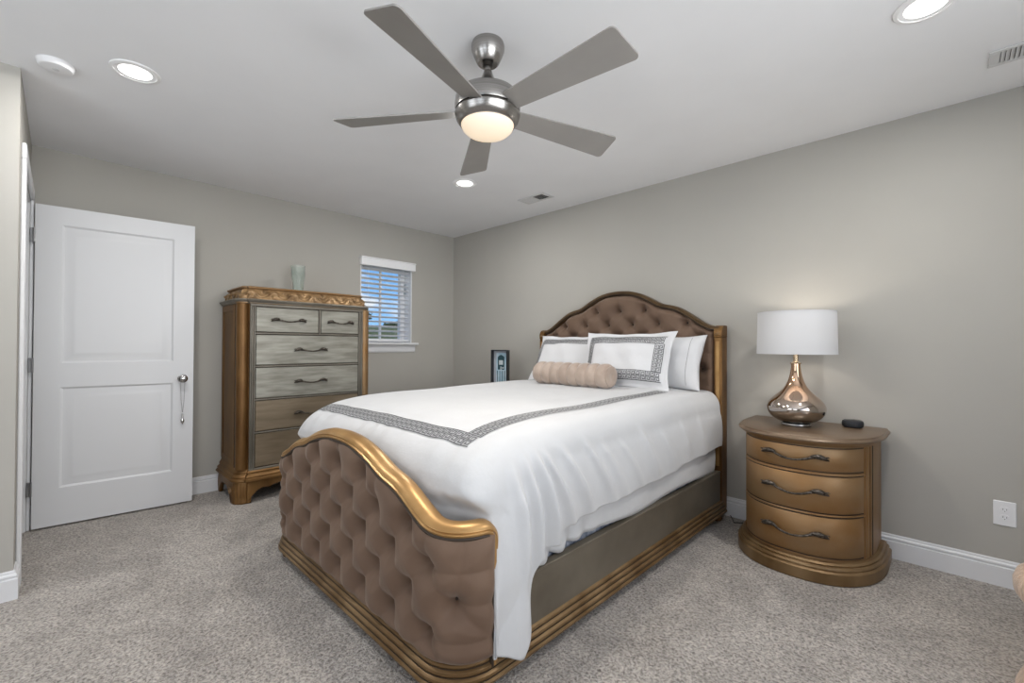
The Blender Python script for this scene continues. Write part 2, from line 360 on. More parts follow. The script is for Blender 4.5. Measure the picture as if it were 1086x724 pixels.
def win_wall_near():
    a, b, z0, z1 = -4.15, -1.35, 0.77, 2.23  # unseen window, moved and widened to let in more fill light
    wall('wall_near', [(RX, RX+WT, RY-WT, a, 0, CH), (RX, RX+WT, b, 0.15, 0, CH), (RX, RX+WT, a, b, 0, z0), (RX, RX+WT, a, b, z1, CH)])
    fr = MB().box(RX+0.05, RX+0.1, a, a+0.05, z0, z1).box(RX+0.05, RX+0.1, b-0.05, b, z0, z1).box(RX+0.05, RX+0.1, a+0.05, b-0.05, z0, z0+0.05).box(RX+0.05, RX+0.1, a+0.05, b-0.05, z1-0.05, z1).box(RX+0.05, RX+0.1, (a+b)/2-0.04, (a+b)/2+0.04, z0+0.05, z1-0.05)
    o = struct(fr.build('window_4', M['vinyl'], smooth=0))
    MB().box(RX+0.076, RX+0.08, a+0.05, b-0.05, z0+0.05, z1-0.05).build('pane', M['glass'], o, smooth=0)
win_wall_near()
# hallway beyond the door
wall('wall_hall', [(-WD, XB, YL-1.32, YL-1.2, 0, CH), (-WD-0.1, -WD, YL-1.32, YL-0.12, 0, CH)])
# baseboards
BP = [(0, 0), (0.016, 0), (0.016, 0.092), (0.010, 0.096), (0.010, 0.101), (0.014, 0.105), (0.013, 0.112), (0.007, 0.118), (0.007, 0.124), (0.004, 0.130), (0, 0.130)]
def baseboard(name, path): return struct(MB().sweep(path, BP).build(name, M['trim'], smooth=25))
baseboard('baseboard_right', [(0.0, 0.0), (RX, 0.0)])
baseboard('baseboard_far', [(0.0, YL), (0.0, -0.0)])
baseboard('baseboard_alcove', [(DX1+0.085, YL), (XB, YL), (XB, RY)][::-1])
baseboard('baseboard_near', [(RX, 0), (RX, RY)])
# door casing and jamb
cs = MB()
CP = [(0, 0), (0.018, 0), (0.018, 0.055), (0.010, 0.078), (0.006, 0.083), (0, 0.083)]
cs.rbox(DX1-0.002, DX1+0.075, YL+0.0005, YL+0.018, 0, DZ-0.003, 0.004)
cs.rbox(DX0-0.078, DX0+0.002, YL+0.0005, YL+0.018, 0, DZ-0.003, 0.004)
cs.rbox(DX0-0.078, DX1+0.075, YL+0.0005, YL+0.018, DZ-0.0025, DZ+0.072, 0.004)
cs.box(DX1-0.02, DX1-0.0005, YL-0.12, YL-0.0005, 0, DZ-0.019); cs.box(DX0+0.0005, DX0+0.012, YL-0.12, YL-0.0005, 0, DZ-0.019); cs.box(DX0+0.0005, DX1-0.0005, YL-0.12, YL-0.0005, DZ-0.018, DZ-0.0005)
cs.box(DX0+0.012, DX0+0.024, YL-0.10, YL-0.045, 0, DZ-0.020); cs.box(DX1-0.032, DX1-0.0205, YL-0.10, YL-0.045, 0, DZ-0.020)
struct(cs.build('trim_1', M['trim'], smooth=0))

# ---- the open door, swung nearly against the window wall
def panel_door():
    W, H, T = 0.815, 2.03, 0.035
    o = bpy.data.objects.new('door_1', None)
    # local coords: x along width from hinge, z up, y thickness; front face (seen) at +y_local
    def panel_face(sgn):
        b = MB(); z0 = 0.0
        xs = [0.0, 0.12, W-0.12, W]; zs = [0.0, 0.235, 0.875, 1.03, 1.915, H]
        y = sgn*T/2
        for i in range(3):
            for j in range(5):
                if i == 1 and j in (1, 3):
                    x0, x1, a, c = xs[1], xs[2], zs[j], zs[j+1]
                    rings = [(0, 0), (0.012, -0.009), (0.020, -0.009), (0.055, -0.0015), (0.07, -0.0015)]
                    P = []
                    for d, h in rings:
                        P.append([(x0+d, y+sgn*h, a+d), (x1-d, y+sgn*h, a+d), (x1-d, y+sgn*h, c-d), (x0+d, y+sgn*h, c-d)])
                    n0 = len(b.v); b.grid(P, cv=True); k = n0+4*(len(rings)-1); b.f.append((k, k+1, k+2, k+3))
                else:
                    b.add([(xs[i], y, zs[j]), (xs[i+1], y, zs[j]), (xs[i+1], y, zs[j+1]), (xs[i], y, zs[j+1])], [(0, 1, 2, 3)])
        return b
    b = panel_face(1); c = panel_face(-1); b.add(c.v, c.f)
    b.add([(0, -T/2, 0), (0, T/2, 0), (0, T/2, H), (0, -T/2, H), (W, -T/2, 0), (W, T/2, 0), (W, T/2, H), (W, -T/2, H)], [(0,1,2,3),(4,5,6,7),(0,1,5,4),(3,2,6,7)])
    d = b.build('door_1', M['door'], smooth=20)
    return d, W, T
door, DW, DT = panel_door()
struct(door)
hx, hy = 0.112, -3.380; fx, fy = 0.172, -2.569
ang = math.atan2(fy-hy, fx-hx)
door.location = (hx, hy, 0.012); door.rotation_euler = (0, 0, ang)
# visible face is local -y (pointing to +x world)
def local_child(b, name, m, par, **k):
    # geometry given in the door's own coordinates
    me_off = Vector(par.location); b.v = [(a+me_off.x, c+me_off.y, d+me_off.z) for a, c, d in b.v]
    return b.build(name, m, par, **k)
for s in (-1, 1):
    kb = MB()
    prof = [(0.031, 0.0), (0.031, 0.006), (0.012, 0.010), (0.011, 0.030), (0.024, 0.038), (0.029, 0.050), (0.027, 0.062), (0.016, 0.070), (0.0, 0.072)]
    seg = 28; P = [[(DW-0.065+r*math.cos(2*PI*k/seg), s*(DT/2+t), 0.905+r*math.sin(2*PI*k/seg)) for k in range(seg)] for r, t in prof]
    kb.grid(P, cv=True)
    if s == -1: local_child(kb, 'door_knob', M['chrome'], door)
for z in (0.25, 1.02, 1.83):
    h = MB(); h.tube([(-0.004, -DT/2-0.003, z-0.045), (-0.004, -DT/2-0.003, z+0.045)], 0.006, 10); h.box(-0.003, 0.002, -DT/2, DT/2-0.004, z-0.045, z+0.045); h.box(-0.022, -0.003, -DT/2-0.003, -DT/2, z-0.045, z+0.045)
    local_child(h, 'hinge', M['hinge'], door)
# thin looped chain with a small pendant hanging from the knob
kx = DW-0.065; R = Matrix.Rotation(ang, 3, 'Z'); dl = Vector(door.location)
def dw(x, y, z): return R @ Vector((x, y, z)) + dl
ch = thing('hanging_chain', tuple(dw(kx, -DT/2-0.04, 0.9)), 'thin looped silver cord with a small pendant hanging from the door knob', 'ornament')
cb = MB()
for sx in (-1, 1):
    cb.tube([tuple(dw(kx+sx*0.011, -DT/2-0.02, 0.92)), tuple(dw(kx+sx*0.012, -DT/2-0.026, 0.89)), tuple(dw(kx+sx*0.009, -DT/2-0.026, 0.75)), tuple(dw(kx+0.001*sx, -DT/2-0.026, 0.66))], 0.0014, 6)
cb.build('cord', M['hinge'], ch)
pb = MB().lathe([(0.001, 0.585), (0.010, 0.600), (0.012, 0.612), (0.006, 0.628), (0.004, 0.66), (0.001, 0.665)], 0, 0, 12)
q = dw(kx, -DT/2-0.026, 0.0); pb.v = [(a+q.x, b+q.y, c) for a, b, c in pb.v]
pb.build('pendant', M['chrome'], ch)

# ---- window on the far wall
def small_window():
    o = bpy.data.objects.new('window_1', None); C.objects.link(o); struct(o)
    xg = -0.165
    rv = MB(); t = 0.012      # reveal lining
    rv.box(-WD, 0, WY0, WY0+t, WZ0, WZ1).box(-WD, 0, WY1-t, WY1, WZ0, WZ1).box(-WD, 0, WY0+t, WY1-t, WZ1-t, WZ1)
    rv.build('window_reveal', M['trim'], o, smooth=0)
    y0, y1, z0, z1 = WY0+t, WY1-t, WZ0, WZ1-t; f = 0.045
    fr = MB().box(xg-0.03, xg+0.03, y0, y0+f, z0, z1).box(xg-0.03, xg+0.03, y1-f, y1, z0, z1).box(xg-0.03, xg+0.03, y0+f, y1-f, z0, z0+f).box(xg-0.03, xg+0.03, y0+f, y1-f, z1-f, z1)
    fr.build('window_frame', M['vinyl'], o, smooth=0)
    MB().box(xg-0.008, xg+0.012, -0.872, -0.852, z0+f, z1-f).build('muntin', M['vinyl'], o, smooth=0)
    MB().box(xg-0.004, xg-0.001, y0+f, y1-f, z0+f, z1-f).build('pane', M['glass'], o, smooth=0)
    sl = MB().rbox(-0.13, 0.055, WY0-0.06, WY1+0.06, WZ0-0.022, WZ0+0.002, 0.006)
    sl.build('window_sill', M['trim'], o)
    P = []; ap = MB(); ya, yb = WY0-0.03, WY1+0.035
    ap.sweep([(0.0, ya), (0.0, yb)], [(0, WZ0-0.10), (0.008, WZ0-0.10), (0.016, WZ0-0.085), (0.018, WZ0-0.04), (0.026, WZ0-0.022), (0, WZ0-0.022)])
    ap.build('window_apron', M['trim'], o, smooth=20)
small_window()
bl = thing('window_blind', (0.0, -0.871, 2.0), 'white horizontal slat blind with valance hanging open in the small window', 'blind')
va = MB().rbox(0.002, 0.055, WY0-0.012, WY1+0.012, 1.965, 2.045, 0.004); va.rbox(0.002, 0.062, WY0-0.014, WY1+0.014, 2.037, 2.050, 0.003)
va.build('valance', M['blind'], bl)
sb = MB(); tl = math.radians(-17)
for k in range(15):
    z = 1.945 - k*0.0485
    ca, sa = math.cos(tl), math.sin(tl); w2 = 0.024
    P = []
    for y in (WY0+0.022, WY1-0.022):
        P.append([(-0.045+dx*w2*ca, y, z+dx*w2*sa*-1+0.0015*(1-dx*dx)+h) for dx, h in ((-1, 0), (-0.5, 0.0), (0, 0), (0.5, 0), (1, 0), (1, -0.0025), (0, -0.0025), (-1, -0.0025))])
    n0 = len(sb.v); sb.grid(P, cv=True); sb.f += [tuple(n0+i for i in range(8)), tuple(n0+8+i for i in range(8))]
sb.build('slats', M['blind'], bl, smooth=0)
MB().rbox(-0.068, -0.020, WY0+0.022, WY1-0.022, 1.206, 1.222, 0.003).build('bottom_rail', M['blind'], bl)
for y in (WY0+0.10, WY1-0.10):
    for x in (-0.070, -0.020): MB().box(x-0.0006, x+0.0006, y-0.0012, y+0.0012, 1.21, 1.99).build('ladder_cord', M['blind'], bl, smooth=0)
sn = MB().rbox(-0.150, -0.085, WY1-0.020, WY1-0.0125, 1.72, 1.84, 0.002)
tag(sn.build('window_sensor', mat('grey_sensor', (0.38, 0.42, 0.44), 0.5)), 'small grey rectangular tag on the right reveal of the window', 'sensor')

# ---- outdoors
def outdoors():
    b = MB(); n, m = 40, 40; P = np.zeros((n, m, 3))
    for i in range(n):
        for j in range(m):
            x = -0.6 - 70*i/(n-1); y = -25 + 80*j/(m-1)
            P[i, j] = (x, y, -0.15 + 3.0*float(smooth01((-x-14)/16.0)) + 0.25*math.sin(x*0.4+y*0.3))
    b.grid(P); g = b.build('lawn', M['grass'], smooth=60); struct(g)
outdoors()
def tree(x, y, z, h, r, label):
    t = thing('tree', (x, y, z), label, 'tree', None)
    MB().tube([(x, y, z-0.3), (x+0.1, y, z+h*0.35), (x, y+0.1, z+h*0.7)], [0.16, 0.12, 0.05], 8).build('trunk', M['bark'], t)
    f = MB(); rr = np.random.RandomState(int(abs(y)*10)+3)
    for k in range(260):
        v = rr.normal(size=3); v /= np.linalg.norm(v); q = v*np.array([r, r, h*0.40])*rr.uniform(0.35, 1.0) + np.array([x, y, z+h*0.62])
        s = rr.uniform(0.12, 0.3); a = rr.normal(size=3); a /= np.linalg.norm(a); c = np.cross(a, v); c /= (np.linalg.norm(c)+1e-6)
        f.add([q+a*s, q+c*s*0.6, q-a*s, q-c*s*0.6+v*0.1], [(0, 1, 2, 3)])
    f.build('foliage', M['leaf'], t, smooth=0)
for i, (x, y, h, r, lb) in enumerate([(-33, 15.2, 2.1, 1.1, 'rounded green tree seen low through the blind, at the left side of the pane'), (-36, 21.0, 1.0, 1.6, 'low dark tree on the skyline, in the middle of the window view'), (-35, 24.6, 0.9, 1.4, 'small dark tree on the skyline, at the right of the window view')]):
    tree(x, y, 2.55, h, r, lb)

# ------------------------------------------------------------------ ceiling fixtures
for i, (x, y, lb) in enumerate([(1.483, -3.030, 'lit round recessed ceiling light near the door, beside the smoke detector'), (1.484, -1.050, 'lit round recessed ceiling light beyond the fan, nearest the window'), (4.13, -1.020, 'lit round recessed ceiling light cut by the top edge, above the nightstand side')]):
    t = thing('recessed_light', (x, y, CH), lb, 'ceiling light', 'recessed ceiling lights')
    MB().lathe([(0.078, CH-0.001), (0.079, CH-0.007), (0.092, CH-0.005), (0.094, CH-0.0005)], x, y, 48, cap=False).build('trim_ring', M['canring'], t)
    MB().lathe([(0.079, CH-0.006), (0.070, CH-0.0045), (0.060, CH-0.0038)], x, y, 48, cap=False).build('baffle', M['canring'], t)
    MB().lathe([(0.0, CH-0.0040), (0.062, CH-0.0040)], x, y, 48, cap=False).build('lens', M['led'], t)
    l = bpy.data.lights.new('downlight', 'AREA'); l.shape = 'DISK'; l.size = 0.10; l.energy = DOWNLIGHT_W; l.color = (1.0, 0.985, 0.96)
    lo = bpy.data.objects.new('downlight_glow', l); C.objects.link(lo); lo.parent = t; lo.location = (0, 0, -0.006)
def vent(x0, x1, y0, y1, lb):
    cx, cy = (x0+x1)/2, (y0+y1)/2
    t = thing('ceiling_vent', (cx, cy, CH), lb, 'vent', 'ceiling air vents')
    z = CH; e = 0.022
    f = MB(); f.rbox(x0, x1, y0, y0+e, z-0.008, z-0.0005, 0.003).rbox(x0, x1, y1-e, y1, z-0.008, z-0.0005, 0.003).rbox(x0, x0+e*1.6, y0+e, y1-e, z-0.008, z-0.0005, 0.003).rbox(x1-e*1.6, x1, y0+e, y1-e, z-0.008, z-0.0005, 0.003).box(cx-0.004, cx+0.004, y0+e, y1-e, z-0.007, z-0.001)
    f.build('vent_frame', M['vent'], t, smooth=0)
    MB().box(x0+e, x1-e, y0+e, y1-e, z-0.0015, z-0.0006).build('duct_opening', M['dark'], t, smooth=0)
    s = MB(); n = 16; a0, a1 = x0+e*1.6, x1-e*1.6
    for k in range(n):
        x = a0+(k+0.5)*(a1-a0)/n
        d = 0.005 if x < cx else -0.005
        P = [(x-d*1.1, z-0.008), (x-d*1.1+0.0022, z-0.008), (x+d*1.1+0.0022, z-0.002), (x+d*1.1, z-0.002)]
        s.prism(P, y0+e, y1-e, axis=1)
    s.build('louvers', M['vent'], t, smooth=0)
vent(1.50, 1.80, -0.475, -0.325, 'small white ceiling vent beyond the fan, near the room corner')
vent(4.315, 4.615, -0.475, -0.325, 'white slotted ceiling vent at the right edge of the picture')
sd = thing('smoke_detector', (1.300, -3.290, CH), 'round white smoke detector on the ceiling near the alcove', 'smoke detector')
MB().lathe([(0.0, CH-0.027), (0.035, CH-0.027), (0.054, CH-0.024), (0.061, CH-0.016), (0.063, CH-0.005), (0.066, CH-0.0005)], 1.300, -3.290, 40).build('detector_body', M['plastic'], sd)
MB().lathe([(0.0, CH-0.0285), (0.012, CH-0.0285), (0.013, CH-0.0265)], 1.300, -3.290, 20).build('sensor_cap', M['vent'], sd)

# ---- ceiling fan
FX, FY = 2.809, -2.012
fan = thing('ceiling_fan', (FX, FY, CH), 'brushed nickel five-blade ceiling fan with a lit bowl light', 'ceiling fan')
MB().lathe([(0.0, CH-0.001), (0.066, CH-0.001), (0.070, CH-0.014), (0.069, CH-0.030), (0.060, CH-0.055), (0.048, CH-0.082), (0.041, CH-0.089), (0.030, CH-0.086), (0.0, CH-0.083)], FX, FY, 48, cap=False).build('canopy', M['nickel'], fan)
MB().lathe([(0.0, CH-0.080), (0.022, CH-0.084), (0.020, CH-0.098), (0.0, CH-0.100)], FX, FY, 24, cap=False).build('hanger_ball', M['nickel_dark'], fan)
MB().lathe([(0.0125, CH-0.09), (0.0125, CH-0.125)], FX, FY, 24).build('downrod', M['nickel'], fan)
MB().lathe([(0.0, 2.322), (0.017, 2.322), (0.020, 2.310), (0.028, 2.290), (0.042, 2.268), (0.060, 2.250), (0.085, 2.238), (0.108, 2.232), (0.124, 2.222), (0.134, 2.205), (0.137, 2.180), (0.137, 2.160), (0.134, 2.150), (0.0, 2.150)], FX, FY, 56, cap=False).build('motor_housing', M['nickel'], fan)
MB().lathe([(0.0, 2.151), (0.126, 2.151), (0.126, 2.142), (0.0, 2.142)], FX, FY, 56, cap=False).build('shadow_gap', M['nickel_dark'], fan)
MB().lathe([(0.0, 2.143), (0.134, 2.143), (0.137, 2.136), (0.131, 2.115), (0.118, 2.097), (0.112, 2.093), (0.0, 2.095)], FX, FY, 56, cap=False).build('light_collar', M['nickel'], fan)
MB().lathe([(0.1105, 2.096), (0.110, 2.090), (0.104, 2.077), (0.088, 2.062), (0.062, 2.051), (0.030, 2.045), (0.0, 2.043)], FX, FY, 56, cap=False).build('light_bowl', M['bowl'], fan)
fl = bpy.data.lights.new('fan_light', 'AREA'); fl.shape = 'DISK'; fl.size = 0.18; fl.energy = FAN_W; fl.color = (1.0, 0.93, 0.84)
flo = bpy.data.objects.new('fan_light', fl); C.objects.link(flo); flo.parent = fan; flo.location = (0, 0, 2.039-CH)
FPH = 0.017; FR = 0.658; FZ = 2.152
for k in range(5):
    a = FPH - k*2*PI/5; pit = math.radians(-14)
    def bl_pt(r, w, h):
        # blade pitched about its own axis
        y = w*math.cos(pit) - h*math.sin(pit); z = w*math.sin(pit) + h*math.cos(pit)
        z += -0.01*(r/0.66)
        return (FX + r*math.cos(a) - y*math.sin(a), FY + r*math.sin(a) + y*math.cos(a), FZ + z)
    out = []
    r0, r1 = 0.120, FR
    nn = 24
    for i in range(nn+1):
        q = i/nn; r = r0+(r1-r0-0.034)*q; out.append((r, -(0.046+0.029*q)))
    # slanted tip with rounded corners
    for th in range(0, 91, 15): t = math.radians(th); out.append((r1-0.030+0.018*math.sin(t), -0.075+0.018-0.018*math.cos(t)))
    for th in range(0, 91, 15): t = math.radians(th); out.append((r1-0.006+0.018*math.cos(t)-0.012, 0.075-0.018+0.018*math.sin(t)))
    for i in range(nn+1):
        q = 1-i/nn; r = r0+(r1-r0-0.02)*q; out.append((r, 0.046+0.029*q))
    b = MB(); n = len(out)
    V = [bl_pt(r, w_, 0.003) for r, w_ in out]+[bl_pt(r, w_, -0.003) for r, w_ in out]
    b.add(V, [tuple(range(n)), tuple(range(n, 2*n))]+[(i, (i+1) % n, n+(i+1) % n, n+i) for i in range(n)])
    bo = b.build('blade', M['blade'], fan, smooth=30)

# ------------------------------------------------------------------ bed
CX = 2.275
bed = thing('bed', (CX, -1.2, 0), 'queen bed with brown button-tufted headboard and footboard in gilded wood frame', 'bed')
def seg_dist(U, V, a, b):
    d = np.array(b)-np.array(a); L2 = d@d; t = np.clip(((U-a[0])*d[0]+(V-a[1])*d[1])/L2, 0, 1)
    return np.hypot(U-a[0]-t*d[0], V-a[1]-t*d[1]), t
def tuft(U, Vv, buttons, segs, A, rb=0.040):
    H = np.full(U.shape, 1.0)
    D = np.full(U.shape, 9.0)
    for b in buttons: D = np.minimum(D, np.hypot(U-b[0], Vv-b[1]))
    DS = np.full(U.shape, 9.0)
    for s in segs:
        d, t = seg_dist(U, Vv, s[0], s[1]); DS = np.minimum(DS, d)
    h = 0.058*(1-np.exp(-(D/0.030)**1.35)) + A*(0.55*(1-np.exp(-(D/rb)**2)) + 0.45*(1-np.exp(-(DS/0.034)**1.4)))
    h -= 0.0010*np.exp(-(DS/0.004)**2)
    return h
def lattice(du, dv, z0, rows, ztop, umax, zmin):
    bt = {}
    for j in range(rows[0], rows[1]+1):
        for i in range(-8, 9):
            u = (i+(j % 2)*0.5)*du; z = z0+j*dv
            if abs(u) < umax and z > zmin and z < ztop(abs(u))-0.065: bt[(2*i+(j % 2), j)] = (u, z)
    sg = []
    for (a, j), p in bt.items():
        for da, dj in ((1, 1), (-1, 1)):
            q = bt.get((a+da, j+dj))
            if q: sg.append((p, q))
            else:  # pleat running up to the frame
                if dj == 1 and not bt.get((a, j+2)): sg.append((p, (p[0]+da*du*0.18, p[1]+0.30)))
        for da in (1, -1):
            if not bt.get((a+da, j-1)):
                if not bt.get((a, j-2)) and p[1] < zmin+dv*1.6: sg.append((p, (p[0]+da*du*0.5, p[1]-dv)))
        if abs(p[0]) > umax-du*0.9:
            s = 1 if p[0] > 0 else -1
            if not bt.get((a+2*s, j)): sg.append((p, (p[0]+s*du*0.9, p[1])))
    return list(bt.values()), sg

# --- footboard: plan path wraps round both corners
FYP = -2.388; RC = 0.150; HX = 0.805     # panel plane, corner radius, half width
flatL = HX-RC; arcL = RC*PI/2; tailL = 0.015; UM = flatL+arcL+tailL
def plan_foot(u, off=0.0):
    u = np.asarray(u, float); s = np.sign(u); a = np.abs(u)
    th = np.clip((a-flatL)/RC, 0, PI/2); tail = np.maximum(a-flatL-arcL, 0)
    x = np.where(a <= flatL, a, flatL+(RC+off)*np.sin(th)); y = np.where(a <= flatL, FYP-off, FYP+RC-(RC+off)*np.cos(th))
    y = y+tail
    return CX+s*x, y
zf_pts = [(0, 0.765), (0.10, 0.760), (0.20, 0.742), (0.30, 0.712), (0.37, 0.682), (0.41, 0.672), (0.47, 0.660), (0.54, 0.632), (0.61, 0.595), (0.68, 0.567), (0.75, 0.556), (0.95, 0.556)]
def smooth_table(pts, sg=0.028):
    xs = np.linspace(-1, 1, 2001); ys = interp(np.abs(xs), pts); k = np.exp(-0.5*(np.arange(-90, 91)*0.001/sg)**2); k /= k.sum()
    return xs, np.convolve(np.pad(ys, 90, mode='edge'), k, mode='valid')
_zfx, _zfy = smooth_table(zf_pts)
def ztf(a): return np.interp(np.abs(a), _zfx, _zfy)
bt, sg = lattice(0.22, 0.1125, 0.205, (0, 5), lambda a: float(ztf(a)), 0.80, 0.15)
ZB = 0.125
nu, nv = 300, 96
uu = np.linspace(-UM, UM, nu); ww = np.linspace(0, 1, nv)
U, Wg = np.meshgrid(uu, ww, indexing='ij')
ZT = ztf(U); ZZ = ZB+(ZT-ZB)*Wg
H = tuft(U, ZZ, bt, sg, 0.026, 0.060)
edge = np.clip(np.minimum(np.minimum((ZT-ZZ)/0.07, (ZZ-ZB)/0.05), (UM-np.abs(U))/0.045), 0, 1)
edge = np.sqrt(edge*(2-edge))
X, Y = plan_foot(U, 0.0); X1, Y1 = plan_foot(U, 1.0)
nx, ny = X1-X, Y1-Y
H = (H-0.044)*edge-0.006*(1-edge)
panel = np.stack([X+nx*H, Y+ny*H, ZZ], -1)
fp = MB().grid(panel).build('footboard_upholstery', M['velvet'], bed, smooth=80)
bm_btn = None
def button(u, z, x, y, n, name='button'):
    b = MB(); n = Vector((n[0], n[1], 0)).normalized(); t = Vector((-n.y, n.x, 0)); up = Vector((0, 0, 1))
    P = []
    for r, h in ((0.0, 0.007), (0.007, 0.006), (0.011, 0.0035), (0.0125, 0.0)):
        P.append([tuple(Vector((x, y, z))+n*h+t*r*math.cos(2*PI*k/12)+up*r*math.sin(2*PI*k/12)) for k in range(12)])
    b.grid(P, cv=True); return b.build(name, M['button'], bed, smooth=80)
for (u, z) in bt:
    x, y = plan_foot(u, -0.043); x1, y1 = plan_foot(u, 1.0); x0, y0 = plan_foot(u, 0.0)
    button(u, z, float(x), float(y), (float(x1-x0), float(y1-y0)))
# back board of the footboard
bk = MB(); nb = 120; ub = np.linspace(-UM, UM, nb)
PB = []
for u in ub:
    x, y = plan_foot(u, -0.0555); x2, y2 = plan_foot(u, -0.060); zt = float(ztf(u))
    PB.append([(x, y, 0.06), (x2, y2, 0.06), (x2, y2, zt), (x, y, zt)])
bk.grid(np.array(PB), cv=True); bk.build('footboard_back', M['gold'], bed)
# gilded cap following the outline and turning down both ends
def frame_sweep(pts, tn, prof):
    """pts: path in 3D; tn: list of (T, Nn) frame vectors; prof: closed (t, n)"""
    P = []
    for p, (T, Nn) in zip(pts, tn): P.append([tuple(np.array(p)+T*a+Nn*b) for a, b in prof])
    b = MB(); n0 = 0; b.grid(np.array(P), cv=True); m = len(prof)
    b.f.append(tuple(range(m))); b.f.append(tuple((len(P)-1)*m+k for k in range(m)))
    return b
def cap_path(planf, zf, UE, zlow, rr=0.045, n=170):
    # 2D outline in (u, z) incl. rounded turn-down, then map
    pl = []
    us = np.linspace(0, UE-rr, n)
    for u in us: pl.append((u, float(zf(u))))
    ze = float(zf(UE-rr))
    for th in np.linspace(0, 90, 10)[1:]:
        t = math.radians(th); pl.append((UE-rr+rr*math.sin(t), ze-rr+rr*math.cos(t)))
    for z in np.linspace(ze-rr, zlow, 14)[1:]: pl.append((UE, z))
    pl = [(-u, z) for u, z in pl[::-1]]+pl[1:]
    pts = []; fr = []
    for i, (u, z) in enumerate(pl):
        a = pl[max(i-1, 0)]; b = pl[min(i+1, len(pl)-1)]; du, dz = b[0]-a[0], b[1]-a[1]; L = math.hypot(du, dz)
        nu_, nz_ = -dz/L, du/L
        x0, y0 = planf(u, 0.0); x1, y1 = planf(u, 1.0); xt, yt = planf(u+1e-3, 0.0); xs_, ys_ = planf(u-1e-3, 0.0)
        T = np.array([x1-x0, y1-y0, 0.0], float); tg = np.array([xt-xs_, yt-ys_, 0.0], float); tg /= np.linalg.norm(tg)
        pts.append((float(x0), float(y0), z)); fr.append((T, tg*nu_+np.array([0, 0, 1.0])*nz_))
    return pts, fr
pts, fr = cap_path(plan_foot, ztf, UM, 0.10)
prof_cap = [(0.018, -0.014), (0.024, -0.010), (0.025, -0.004), (0.019, 0.000), (0.0215, 0.004), (0.019, 0.009), (0.010, 0.018), (-0.006, 0.025), (-0.026, 0.026), (-0.044, 0.020), (-0.055, 0.010), (-0.058, -0.004), (-0.054, -0.016), (-0.020, -0.020)]
frame_sweep(pts, fr, prof_cap).build('footboard_cap', M['goldlit'], bed, smooth=50)
pr = [(0.014, -0.024), (0.024, -0.022), (0.026, -0.017), (0.022, -0.012), (0.010, -0.012)]
frame_sweep(pts, fr, pr).build('cap_bead', M['groove'], bed, smooth=50)

# base moulding running round the foot and both sides
def round_path(off, ylast, n=12):
    L = []
    hx = HX+off; r = RC+off
    L.append((CX-hx, ylast)); 
    for k in range(n+1):
        t = PI/2*k/n; L.append((CX-hx+r-r*math.cos(t), FYP-off+r-r*math.sin(t)))
    for k in range(n+1):
        t = PI/2*k/n; L.append((CX+hx-r+r*math.sin(t), FYP-off+r-r*math.cos(t)))
    L.append((CX+hx, ylast)); return L
rp = round_path(0.0, -0.09)
# path goes left side -> foot -> right side: outside is to the right of travel
bprof = [(-0.05, 0.050), (0.026, 0.050), (0.034, 0.054), (0.036, 0.062), (0.030, 0.069), (0.027, 0.070), (0.030, 0.077), (0.029, 0.084), (0.021, 0.090), (0.018, 0.091), (0.022, 0.098), (0.021, 0.106), (0.013, 0.112), (0.010, 0.113), (0.012, 0.119), (0.010, 0.126), (0.002, 0.131), (-0.05, 0.131)]
MB().sweep(rp, bprof).build('base_moulding', M['basewood'], bed, smooth=28)
gl = [(0.0295, 0.0685), (0.0305, 0.0700), (0.0285, 0.0712), (0.02, 0.0705)]
for z, o in ((0.0700, 0.0288), (0.0910, 0.0198), (0.1130, 0.0118)):
    MB().sweep(rp, [(o-0.004, z-0.0016), (o+0.0012, z-0.0016), (o+0.0012, z+0.0016), (o-0.004, z+0.0016)]).build('groove_line', M['groove'], bed, smooth=0)  # thin dark strip along each groove of the moulding
for s in (-1, 1):
    r_ = MB(); xa, xb = sorted((CX+s*(HX-0.032), CX+s*(HX+0.002)))
    r_.rbox(xa, xb, -2.235, -0.10, 0.10, 0.325, 0.003); xa2, xb2 = sorted((CX+s*(HX-0.034), CX+s*(HX+0.005)))
    r_.rbox(xa2, xb2, -2.235, -0.10, 0.318, 0.328, 0.003)
    r_.build('side_rail', M['railwood'], bed)
def foot_leg(x, y):
    b = MB().lathe([(0.0, 0.0), (0.026, 0.0), (0.032, 0.006), (0.034, 0.016), (0.028, 0.028), (0.026, 0.034), (0.036, 0.042), (0.040, 0.052)], x, y, 20)
    b.build('leg', M['gold'], bed)
for x, y in ((CX-0.70, -2.36), (CX+0.70, -2.36), (CX-0.79, -0.14), (CX+0.79, -0.14)): foot_leg(x, y)

# --- headboard
HYP = -0.085
zh_pts = [(0, 1.606), (0.08, 1.601), (0.16, 1.583), (0.25, 1.545), (0.33, 1.500), (0.37, 1.482), (0.41, 1.474), (0.47, 1.460), (0.53, 1.430), (0.60, 1.385), (0.667, 1.338), (0.72, 1.312), (0.78, 1.300), (0.85, 1.300)]
_zhx, _zhy = smooth_table(zh_pts, 0.018)
def zth(a): return np.interp(np.abs(a), _zhx, _zhy)
def plan_head(u, off=0.0): u = np.asarray(u, float); return CX+u, HYP-off+0*u
HPX = 0.765
bt2, sg2 = lattice(0.22, 0.11, 1.45, (-8, 2), lambda a: float(zth(a))-0.0, 0.74, 0.52)
uu = np.linspace(-HPX, HPX, 260); ww = np.linspace(0, 1, 200); U, Wg = np.meshgrid(uu, ww, indexing='ij')
ZT = zth(U)-0.022; ZZ = 0.45+(ZT-0.45)*Wg
H = tuft(U, ZZ, bt2, sg2, 0.022, 0.060)
edge = np.minimum(np.minimum((ZT-ZZ)/0.045, (ZZ-0.45)/0.045), (HPX-np.abs(U))/0.045)
